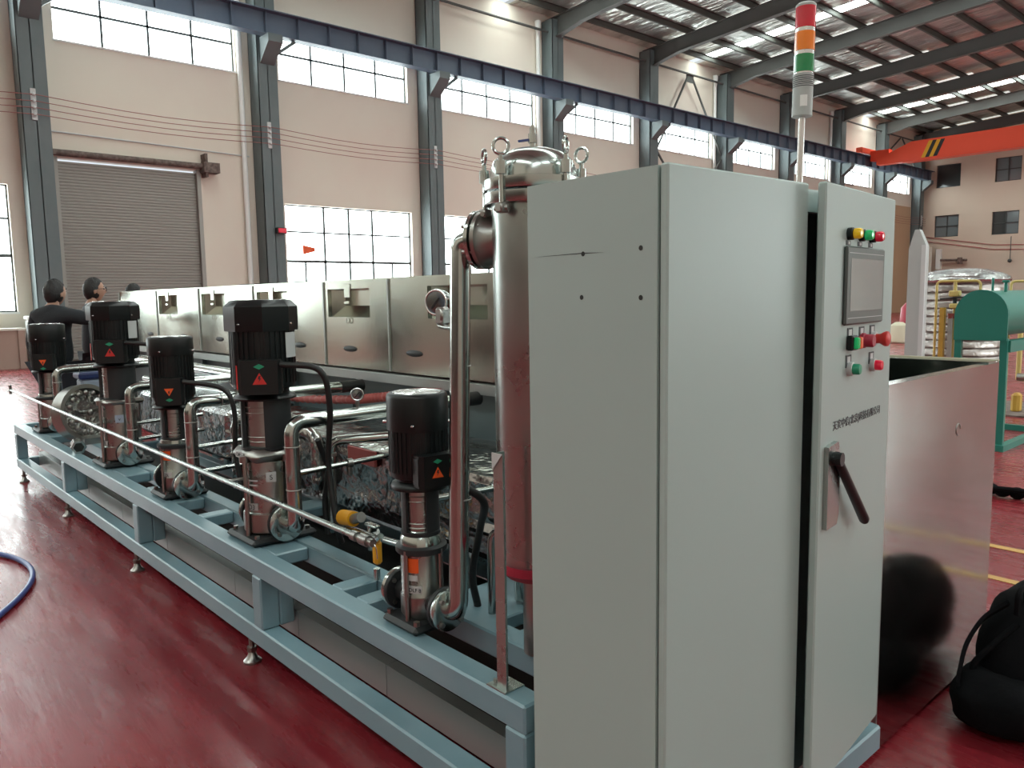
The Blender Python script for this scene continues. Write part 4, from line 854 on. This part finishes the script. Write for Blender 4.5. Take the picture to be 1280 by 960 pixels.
for z in (.95, 1.35): m.torus((-1.82, 1.415+(z-.75)*.02, z), (0, 0, 1), .0305, .002, 24, 6)
obj('weld_seam', m, 'cast', t)

# ================================================================== CONTROL CABINET
cb = thing('control_cabinet', 'tall light grey electrical control cabinet with two slightly open doors', 'cabinet', (-1.15, 1.8, .215))
CX0, CX1, CYa, CYb, CZ0, CZ1 = -1.353, -.978, 1.27, 2.33, .218, 1.803
m = MB().box(CX0, CX1, CYa, CYa+.012, CZ0, CZ1).box(CX0, CX1, CYb-.012, CYb, CZ0, CZ1).box(CX0, CX0+.012, CYa+.012, CYb-.012, CZ0, CZ1).box(CX0+.012, CX1, CYa+.012, CYb-.012, CZ1-.012, CZ1).box(CX0+.012, CX1, CYa+.012, CYb-.012, CZ0, CZ0+.012)
m.box(CX1-.02, CX1, CYa+.012, CYa+.04, CZ0+.012, CZ1-.012).box(CX1-.02, CX1, CYb-.04, CYb-.012, CZ0+.012, CZ1-.012).box(CX1-.02, CX1, CYa+.04, CYb-.04, CZ1-.055, CZ1-.012).box(CX1-.02, CX1, CYa+.04, CYb-.04, CZ0+.012, CZ0+.05)
obj('carcass', m, 'cab', cb, 0)
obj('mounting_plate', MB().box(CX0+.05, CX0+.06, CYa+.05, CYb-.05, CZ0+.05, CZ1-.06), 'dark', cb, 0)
obj('rubber_seal', MB().box(CX1, CX1+.006, CYa+.02, CYa+.035, CZ0+.02, CZ1-.02).box(CX1, CX1+.006, CYb-.035, CYb-.02, CZ0+.02, CZ1-.02), 'rubber', cb, 0)
for (x, z) in ((-1.183, 1.546), (-1.019, 1.544), (-1.019, 1.644), (-1.178, 1.640)): obj('screw_hole', MB().lathe((x, CYa-.0005, z), (0, 1, 0), [(.0055, 0), (.004, .002)], 10), 'dark', cb, 0)
obj('scratch', MB().prism([(-1.335, 1.640), (-1.178, 1.6425), (-1.116, 1.640), (-1.178, 1.6405)], (0, CYa-.0006, 0), (1, 0, 0), (0, 0, 1), (0, 1, 0), .0004), 'ink', cb, 0)
obj('center_post', MB().box(CX1-.03, CX1-.012, 1.79, 1.82, CZ0+.05, CZ1-.055), 'dark', cb, 0)
root_o = Vector(cb['_o'])
def door(hx, hy, ang, w, sgn, name='door'):
    """door slab in its own frame: local u along -y (sgn=-1) or +y, outer face at local x=0"""
    m = MB(); a, b = sorted((0, sgn*w)); z0, z1 = .262, 1.806; r_ = .010
    m.cbox(-.021, 0, a, b, z0, z1, .004)
    me_o = obj(name, m, 'cab', None, 0); me_o.parent = cb; me_o.location = Vector((hx, hy, 0))-root_o; me_o.rotation_euler = (0, 0, ang); return me_o
def dpart(name, mb, mat, dr, smooth=40):
    o = obj(name, mb, mat, None, smooth); o.parent = dr; return o
dl = door(-.954, 1.272, math.atan2(-.019, .523), .522, 1)
dr = door(-.954, 2.330, math.atan2(.060, .52)*1.0, .540, -1)
# items on the right door: u = distance from hinge, screen seen from outside with u growing to the left
def U(u): return -u-.015
sc = dpart('touch_screen', MB().cbox(0, .010, U(.398), U(.101), 1.465, 1.662, .004), 'bezel', dr, 0)
dpart('display', MB().box(.010, .0108, U(.372), U(.118), 1.500, 1.632), 'screen', dr, 0)
dpart('bezel_line', MB().box(.010, .0106, U(.385), U(.115), 1.6445, 1.646).box(.010, .0106, U(.385), U(.115), 1.4815, 1.483), 'labelw', dr, 0)
def lamp(u, z, mat, name='indicator_lamp'):
    dpart(name, MB().lathe((0, U(u), z), (1, 0, 0), [(.0155, 0), (.0155, .012), (.013, .014)], 24), 'black', dr); dpart('lens', MB().lathe((.015, U(u), z), (1, 0, 0), [(.0125, 0), (.0135, .002), (.0135, .013), (.011, .018), (.0, .020)], 24), mat, dr)
for u, mt in ((.368, 'lyel'), (.282, 'lgrn'), (.196, 'lred')):
    lamp(u, 1.692, mt); dpart('name_tag', MB().box(0, .0015, U(u+.016), U(u-.014), 1.664, 1.676), 'ink', dr, 0); dpart('tag_print', MB().box(.0015, .002, U(u+.004), U(u-.008), 1.6665, 1.6735), 'labelw', dr, 0)
def tagp(u, z): dpart('name_tag', MB().box(0, .0015, U(u+.022), U(u-.018), z-.016, z+.016), 'ink', dr, 0); dpart('tag_print', MB().box(.0015, .002, U(u+.012), U(u-.010), z-.004, z+.012), 'labelw', dr, 0)
for u, z in ((.335, 1.441), (.245, 1.441), (.158, 1.442), (.340, 1.372), (.158, 1.369)): tagp(u, z)
dpart('push_button', MB().cbox(0, .018, U(.362), U(.318), 1.400, 1.438, .004), 'black', dr, 0); dpart('button_cap', MB().cbox(.018, .030, U(.3595), U(.341), 1.404, 1.434, .003), 'lgrn', dr, 0); dpart('button_cap', MB().cbox(.018, .030, U(.340), U(.320), 1.404, 1.434, .003), 'orange', dr, 0)
dpart('push_button', MB().lathe((0, U(.245), 1.420), (1, 0, 0), [(.020, 0), (.020, .010), (.017, .012), (.017, .030), (.015, .033)], 24), 'redband', dr)
dpart('stop_button', MB().lathe((0, U(.158), 1.421), (1, 0, 0), [(.019, 0), (.019, .012)], 24), 'labelw', dr); dpart('stop_button', MB().lathe((0, U(.158), 1.421), (1, 0, 0), [(.013, .010), (.013, .022), (.017, .028), (.0205, .036), (.020, .042), (.013, .046), (.0, .047)], 28), 'red', dr)
for u, z, mt in ((.338, 1.352, 'green'), (.158, 1.349, 'lred')):
    dpart('push_button', MB().lathe((0, U(u), z), (1, 0, 0), [(.018, 0), (.018, .012), (.0155, .013)], 24), 'labelw', dr); dpart('button_cap', MB().lathe((.012, U(u), z), (1, 0, 0), [(.014, 0), (.014, .014), (.012, .018), (0, .019)], 24), mt, dr)
tx = text('lettering', '天实中信(北京)科技有限公司', .026, 'ink', None, (0, 0, 0), (0, 1, 0), (0, 0, 1)); 
wdt = max(v.co.y for v in tx.data.vertices)
for v in tx.data.vertices: v.co.y *= .372/wdt
tx.parent = dr; tx.location = (.0004, U(.442), 1.207)
hp = dpart('handle_plate', MB().prism([(U(.495), .965), (U(.425), .965), (U(.412), .99), (U(.412), 1.145), (U(.428), 1.178), (U(.495), 1.172)], (0, 0, 0), (0, 1, 0), (0, 0, 1), (1, 0, 0), .012), 'steel', dr, 0)
dpart('handle_boss', MB().cyl((.012, U(.462), 1.140), (.034, U(.462), 1.140), .017, 14), 'black', dr)
dpart('lever', MB().tube([(.020, U(.470), 1.150), (.022, U(.460), 1.138), (.032, U(.275), .948), (.032, U(.268), .941)], .0125, 14, radii=[.013, .0115, .0135, .010]), 'black', dr)
# corner bracket above the right door edge
obj('door_stay', MB().cbox(-.975, -.955, 1.78, 1.81, 1.755, 1.765, .002), 'cab', cb, 0)

# ---- signal tower on the cabinet roof
tx_, ty_ = -1.06, 1.978
t = thing('signal_tower', 'red, orange and green signal tower on a thin pole on cabinet roof', 'signal light', (tx_, ty_, CZ1))
tt = lambda z: ty_+(z-1.8)*.03
def seg_(n, z0, z1, r, mt, par=t): return obj(n, MB().cyl((tx_, tt(z0), z0), (tx_, tt(z1), z1), r, 32), mt, par)
obj('base_flange', MB().lathe((tx_, ty_, CZ1), (0, 0, 1), [(.03, 0), (.03, .006), (.012, .012)], 24), 'towergrey', t)
seg_('pole', CZ1+.005, 2.01, .0085, 'alum'); bd2 = seg_('buzzer_body', 2.006, 2.112, .0255, 'towergrey')
m = MB()
for k in range(6): m.torus((tx_, tt(2.08+k*.004), 2.080+k*.005), (0, 0, 1), .0257, .0009, 32, 4)
obj('sound_slot', m, 'ink', bd2)
obj('label_plate', MB().arc(tx_, tt(2.04), .0257, .0264, math.radians(-75), math.radians(-35), 2.028, 2.056, 6), 'white', bd2)
seg_('green_lens', 2.116, 2.160, .0255, 'tgrn'); seg_('spacer_ring', 2.160, 2.170, .0245, 'alum'); seg_('orange_lens', 2.170, 2.217, .0255, 'tora'); seg_('spacer_ring', 2.217, 2.227, .0245, 'alum')
seg_('spacer_ring', 2.112, 2.116, .0245, 'alum'); seg_('red_lens', 2.227, 2.280, .0255, 'tred')
obj('cap', MB().lathe((tx_, tt(2.28), 2.280), (0, 0, 1), [(.0255, 0), (.0255, .006), (.02, .011), (0, .013)], 32), 'towergrey', t)

# ================================================================== OPEN STEEL TANK right of the cabinet
t = thing('open_tank', 'open-topped brushed stainless tank box right of the control cabinet', 'tank', (-1.5, 3.05, 0)); a, b, y0, y1, zt = -1.95, -1.04, 2.50, 3.60, 1.252
obj('front_wall', MB().box(b-.012, b, y0+.04, y1, .02, zt), 'tanksheet', t, 0)
obj('side_wall', MB().box(a, b-.012, y0, y0+.012, .02, zt-.01), 'tanksheet', t, 0); obj('side_wall', MB().box(a, b-.012, y1-.012, y1, .02, zt), 'tanksheet', t, 0)
obj('corner_fold', MB().box(b-.014, b-.001, y0, y0+.038, .02, zt-.012), 'cast', t, 0); obj('corner_edge', MB().box(b-.002, b+.001, y0+.036, y0+.040, .02, zt-.012), 'lip', t, 0)
obj('back_wall', MB().box(a, a+.012, y0, y1, .02, zt), 'tanksheet', t, 0); obj('floor_sheet', MB().box(a+.013, b-.013, y0+.013, y1-.013, .45, .46), 'tanksheet', t, 0)
obj('rim', MB().box(b-.045, b-.012, y0+.04, y1-.05, zt-.006, zt).box(a+.05, b-.046, y0, y0+.05, zt-.006, zt).box(a, b-.012, y1-.09, y1, zt, zt+.006).box(a, a+.05, y0+.05, y1-.05, zt-.006, zt), 'tanksheet', t, 0)
obj('lip_strip', MB().box(a, b, y1-.012, y1+.0, zt+.006, zt+.012), 'sack', t, 0)
obj('inner_rail', MB().cyl((-1.60, y0+.02, 1.205), (-1.38, y1-.30, 1.205), .007, 8).cyl((-1.36, 3.30, 1.16), (-1.36, 3.30, 1.235), .006, 8), 'alum', t)
m = MB()
for k in range(6): m.cyl((-1.62+k*.05, 2.7, 1.10), (-1.42+k*.05, 3.3, 1.10), .012, 8)
obj('roller_bar', m, 'cast', t); obj('dent_mark', MB().torus((b+.0005, 3.17, 1.03), (1, 0, 0), .022, .0018, 16, 5, 0, 4.5), 'cast', t)
for (x, y) in ((b-.05, y0+.08), (b-.05, y1-.06), (a+.05, y0+.08), (a+.05, y1-.06)): obj('foot', MB().cyl((x, y, 0), (x, y, .03), .02, 12), 'cast', t)

# ================================================================== BACKPACK
t = thing('backpack', 'black fabric backpack slumped on the red floor against the steel tank', 'backpack', (-.72, 3.2, 0))
def blob(c, s, n=28, m_=18, p=2.6, sag=.0, fn=None):
    vs = []; fs = []
    for i in range(m_+1):
        th = -PI/2+PI*i/m_
        for j in range(n):
            ph = 2*PI*j/n; f = lambda v, e: math.copysign(abs(v)**(2/e), v)
            x = f(math.cos(th), p)*f(math.cos(ph), p); y = f(math.cos(th), p)*f(math.sin(ph), p); z = f(math.sin(th), p)
            v = Vector((x*s[0], y*s[1], z*s[2])); v += Vector((math.sin(z*7+y*5), math.sin(x*6+z*4), math.sin(y*8+x*3)))*.006
            if fn: v = fn(v)
            vs.append(v+Vector(c))
    for i in range(m_):
        for j in range(n): fs.append((i*n+j, i*n+(j+1) % n, (i+1)*n+(j+1) % n, (i+1)*n+j))
    return MB().add(vs, fs)
def pack(v):   # narrower at the top, leaning back
    k = (v.z+.24)/.48; s = 1.12-.38*k; return Vector((v.x*s-.04*k, v.y*(1.15-.45*k)+.03*k, v.z))
obj('main_bag', blob((-.77, 3.33, .220), (.18, .35, .215), fn=pack), 'cloth', t, 60)
obj('front_pocket', blob((-.62, 3.22, .13), (.12, .27, .125), fn=None), 'cloth', t, 60)
obj('bottom_bulge', blob((-.80, 3.06, .105), (.17, .20, .102)), 'cloth', t, 60)
obj('top_handle', MB().tube(spline([(-.80, 3.10, .40), (-.80, 3.105, .465), (-.80, 3.15, .482), (-.80, 3.20, .465), (-.80, 3.21, .40)]), .010, 8), 'cloth', t)
for dx in (0,):
    pts = spline([(-.84, 3.15, .42), (-.90, 3.09, .36), (-.93, 3.03, .28), (-.93, 2.97, .21), (-.92, 2.93, .15), (-.88, 2.95, .08)])
    m = MB()
    for p, q in zip(pts, pts[1:]): m.beam(p, q+(q-p)*.2, .045, .012, up=(1, .3, 0))
    obj('shoulder_strap', m, 'cloth', t)
obj('side_strap', MB().tube(spline([(-.80, 3.12, .36), (-.86, 3.04, .28), (-.90, 3.0, .2), (-.86, 3.02, .1)]), .011, 8), 'cloth', t)
obj('zip_line', MB().tube(spline([(-.62, 3.12, .30), (-.60, 3.30, .37), (-.62, 3.48, .30)]), .004, 6), 'rubber', t)
# ---- blue hose on the floor
pts = spline([(-4.0, -.6, .016), (-4.05, 0, .016), (-4.25, .38, .016), (-4.62, .66, .016), (-5.02, .83, .016), (-5.40, .84, .016), (-5.75, .70, .016), (-6.1, .3, .016), (-6.2, -.4, .016)], 12)
o = obj('water_hose', MB().tube(pts, .015, 12), 'hoseblue'); tag(o, 'blue water hose looping on the red floor at the left edge', 'hose')

# ================================================================== PEOPLE
def skin_mesh(V, E, R, lvl=2):
    me = bpy.data.meshes.new('s'); me.from_pydata(V, E, []); o = bpy.data.objects.new('s', me); COL.objects.link(o)
    md = o.modifiers.new('k', 'SKIN'); md.use_smooth_shade = True; md.branch_smoothing = .6
    for i, v in enumerate(me.skin_vertices[0].data):
        v.radius = R[i] if isinstance(R[i], tuple) else (R[i], R[i]); v.use_root = (i == 0)
    s2 = o.modifiers.new('u', 'SUBSURF'); s2.levels = lvl; s2.render_levels = lvl
    dg = bpy.context.evaluated_depsgraph_get(); dg.update(); ev = bpy.data.meshes.new_from_object(o.evaluated_get(dg))
    out = MB().add([v.co[:] for v in ev.vertices], [tuple(p.vertices) for p in ev.polygons]); bpy.data.objects.remove(o); return out
def person(loc, rz, h, label, jacket, arms, glasses=False, head_turn=0, lean=0.0):
    t = thing('person', label, 'person', loc); k = h/1.74; t.rotation_euler = (0, 0, rz); t['_o'] = (0, 0, 0)
    def sc(P): return [(x*k, (y+lean*max(0, z-.95))*k, z*k) for x, y, z in P]
    # local frame: facing +y, right hand at +x
    V = [(0, 0, .95), (0, 0, 1.12), (0, 0, 1.30), (0, -.01, 1.44), (0, -.005, 1.50), (0, .012, 1.58)]; E = [(i, i+1) for i in range(5)]
    R = [(.15, .11), (.14, .105), (.165, .11), (.10, .08), .055, .055]
    def add(p, par, r): V.append(p); R.append(r); E.append((par, len(V)-1)); return len(V)-1
    for s, (el, wr) in ((-1, arms[0]), (1, arms[1])):
        sh = add((s*.17, -.01, 1.41), 3, .062); e_ = add(el, sh, .045); w_ = add(wr, e_, .030)
        d = (Vector(wr)-Vector(el)).normalized(); hp_ = Vector(wr)+d*.05; hd_ = add(tuple(hp_), w_, (.038, .020))
        side = d.cross(Vector((0, 0, 1))); side = side.normalized() if side.length > .1 else Vector((1, 0, 0)); dn = d.cross(side)
        for f in range(4):
            L = (.062, .075, .078, .066)[f]; b0 = hp_+side*(-.024+.016*f)+d*.02; f1 = add(tuple(b0+d*.025), hd_, .0085); f2 = add(tuple(b0+d*(.025+L*.5)+dn*.008), f1, .008); add(tuple(b0+d*(.02+L*.9)+dn*.024), f2, .0065)
        th1 = add(tuple(Vector(wr)+side*.038*s+d*.03), w_, .011); add(tuple(Vector(wr)+side*.050*s+d*.07+dn*.01), th1, .009)
    for s in (-1, 1):
        hp_ = add((s*.09, 0, .90), 0, .10); kn = add((s*.10, .015, .50), hp_, .062); an = add((s*.10, -.01, .10), kn, .04); ft = add((s*.105, .05, .05), an, .042); add((s*.11, .15, .035), ft, .034)
    V0 = V; body = skin_mesh(sc(V), E, [tuple(v*k for v in r) if isinstance(r, tuple) else r*k for r in R])
    # head, part of the same body mesh
    hc = Vector((0, .01, 1.600))*k; hc.y = (.025+lean*.68)*k; hv = []; n, m_ = 28, 20
    ct, st = math.cos(head_turn), math.sin(head_turn)
    def turn(v): return Vector((v.x*ct-v.y*st, v.x*st+v.y*ct, v.z))
    H = MB(); vs = []; fs = []
    for i in range(m_+1):
        th = -PI/2+PI*i/m_
        for j in range(n):
            ph = 2*PI*j/n; x = math.cos(th)*math.cos(ph); y = math.cos(th)*math.sin(ph); z = math.sin(th)
            v = Vector((x*.076, y*.096, z*.115))
            if z < 0: v.x *= 1+.28*z; v.y *= 1+.12*z
            if y > 0:
                g = math.exp(-((x/.13)**2)-(((z+.08)/.18)**2))*y; v.y += .024*g                      # nose
                v.y -= .008*math.exp(-((abs(x)-.36)/.16)**2-((z-.10)/.12)**2)*y                       # eye sockets
                v.y += .006*math.exp(-(x/.3)**2-((z+.45)/.08)**2)*y                                   # lips
                v.y += .008*math.exp(-(x/.25)**2-((z+.85)/.15)**2)                                    # chin
            vs.append(hc+turn(v)*k)
    for i in range(m_):
        for j in range(n): fs.append((i*n+j, i*n+(j+1) % n, (i+1)*n+(j+1) % n, (i+1)*n+j))
    body.add(vs, fs)
    for s in (-1, 1):
        c = hc+turn(Vector((s*.076, -.008, -.008)))*k; body.ball(c, .03*k, 10, 8, (.35, .6, 1.0))
    obj('body', body, 'skin', t, 60)
    m = MB()
    for s in (-1, 1): m.ball(hc+turn(Vector((s*.030, .082, .012)))*k, .0095*k, 10, 6)
    obj('eyes', m, 'ink', t); m = MB()
    for s in (-1, 1): m.beam(hc+turn(Vector((s*.014, .094, .036)))*k, hc+turn(Vector((s*.050, .080, .038)))*k, .006, .007)
    obj('eyebrows', m, 'hair', t)
    m = MB(); vs = []; fs = []      # hair cap: back and top of the head
    for i in range(m_+1):
        th = -PI/2+PI*i/m_
        for j in range(n):
            ph = 2*PI*j/n; x = math.cos(th)*math.cos(ph); y = math.cos(th)*math.sin(ph); z = math.sin(th)
            lim = -.85+max(0, (y+.55))*1.25; g = 1.0 if z > lim else .84
            w = .012*math.sin(ph*9+i)*max(0, z)*.5
            vs.append(hc+turn(Vector((x*(.086+w)*g, y*(.105+w)*g-.004, z*(.126+w)*g+.002)))*k)
    for i in range(m_):
        for j in range(n): fs.append((i*n+j, i*n+(j+1) % n, (i+1)*n+(j+1) % n, (i+1)*n+j))
    obj('hair', MB().add(vs, fs), 'hair', t, 60)
    if glasses:
        m = MB()
        for s in (-1, 1):
            m.torus(hc+turn(Vector((s*.033, .104, .010)))*k, turn(Vector((0, 1, 0))), .024*k, .0025, 18, 6)
            m.cyl(hc+turn(Vector((s*.058, .098, .016)))*k, hc+turn(Vector((s*.084, -.005, .010)))*k, .0025, 6)
        m.cyl(hc+turn(Vector((-.010, .108, .014)))*k, hc+turn(Vector((.010, .108, .014)))*k, .0025, 6); obj('glasses', m, 'ink', t)
    # jacket and trousers
    Vj = [(0, 0, .90), (0, 0, 1.10), (0, 0, 1.30), (0, -.012, 1.43), (0, 0, 1.505)]; Ej = [(i, i+1) for i in range(4)]; Rj = [(.19, .145), (.18, .14), (.205, .145), (.135, .11), (.085, .085)]
    for s, (el, wr) in ((-1, arms[0]), (1, arms[1])):
        Vj.append((s*.185, -.01, 1.40)); Rj.append(.085); Ej.append((3, len(Vj)-1)); Vj.append(el); Rj.append(.066); Ej.append((len(Vj)-2, len(Vj)-1)); Vj.append(tuple(Vector(el)+(Vector(wr)-Vector(el))*.94)); Rj.append(.05); Ej.append((len(Vj)-2, len(Vj)-1))
    obj('jacket', skin_mesh(sc(Vj), Ej, [tuple(v*k for v in r) if isinstance(r, tuple) else r*k for r in Rj]), jacket, t, 60)
    Vt = [(0, 0, .95), (-.09, 0, .88), (-.10, .015, .50), (-.10, 0, .12), (.09, 0, .88), (.10, .015, .50), (.10, 0, .12)]; Et = [(0, 1), (1, 2), (2, 3), (0, 4), (4, 5), (5, 6)]
    obj('trousers', skin_mesh(sc(Vt), Et, [x*k for x in (.15, .12, .082, .066, .12, .082, .066)]), 'trouser', t, 60)
    for s in (-1, 1): obj('shoe', blob((s*.105*k, .06*k, .045), (.05, .135, .045), 16, 8), 'black', t, 60)
    return t
relax = ((-.26, -.02, 1.12), (-.26, .10, .90)), ((.26, -.02, 1.12), (.25, .10, .90))
person((-8.50, 1.75, 0), .50, 1.80, 'black-haired person in a dark jacket, back to camera, leftmost', 'jacket', (relax[0], ((.36, .04, 1.36), (.56, .16, 1.36))), lean=.04)
person((-9.35, 2.32, 0), -.12, 1.84, 'short-haired person in profile wearing glasses and a dark jacket', 'jacket', (((-.24, .10, 1.15), (-.12, .30, 1.12)), relax[1]), glasses=True)
person((-10.35, 3.02, 0), .4, 1.80, 'person behind the far end of the tunnel, only dark hair showing', 'jacket', relax)

for o in list(bpy.data.objects):
    if '_o' in o: del o['_o']
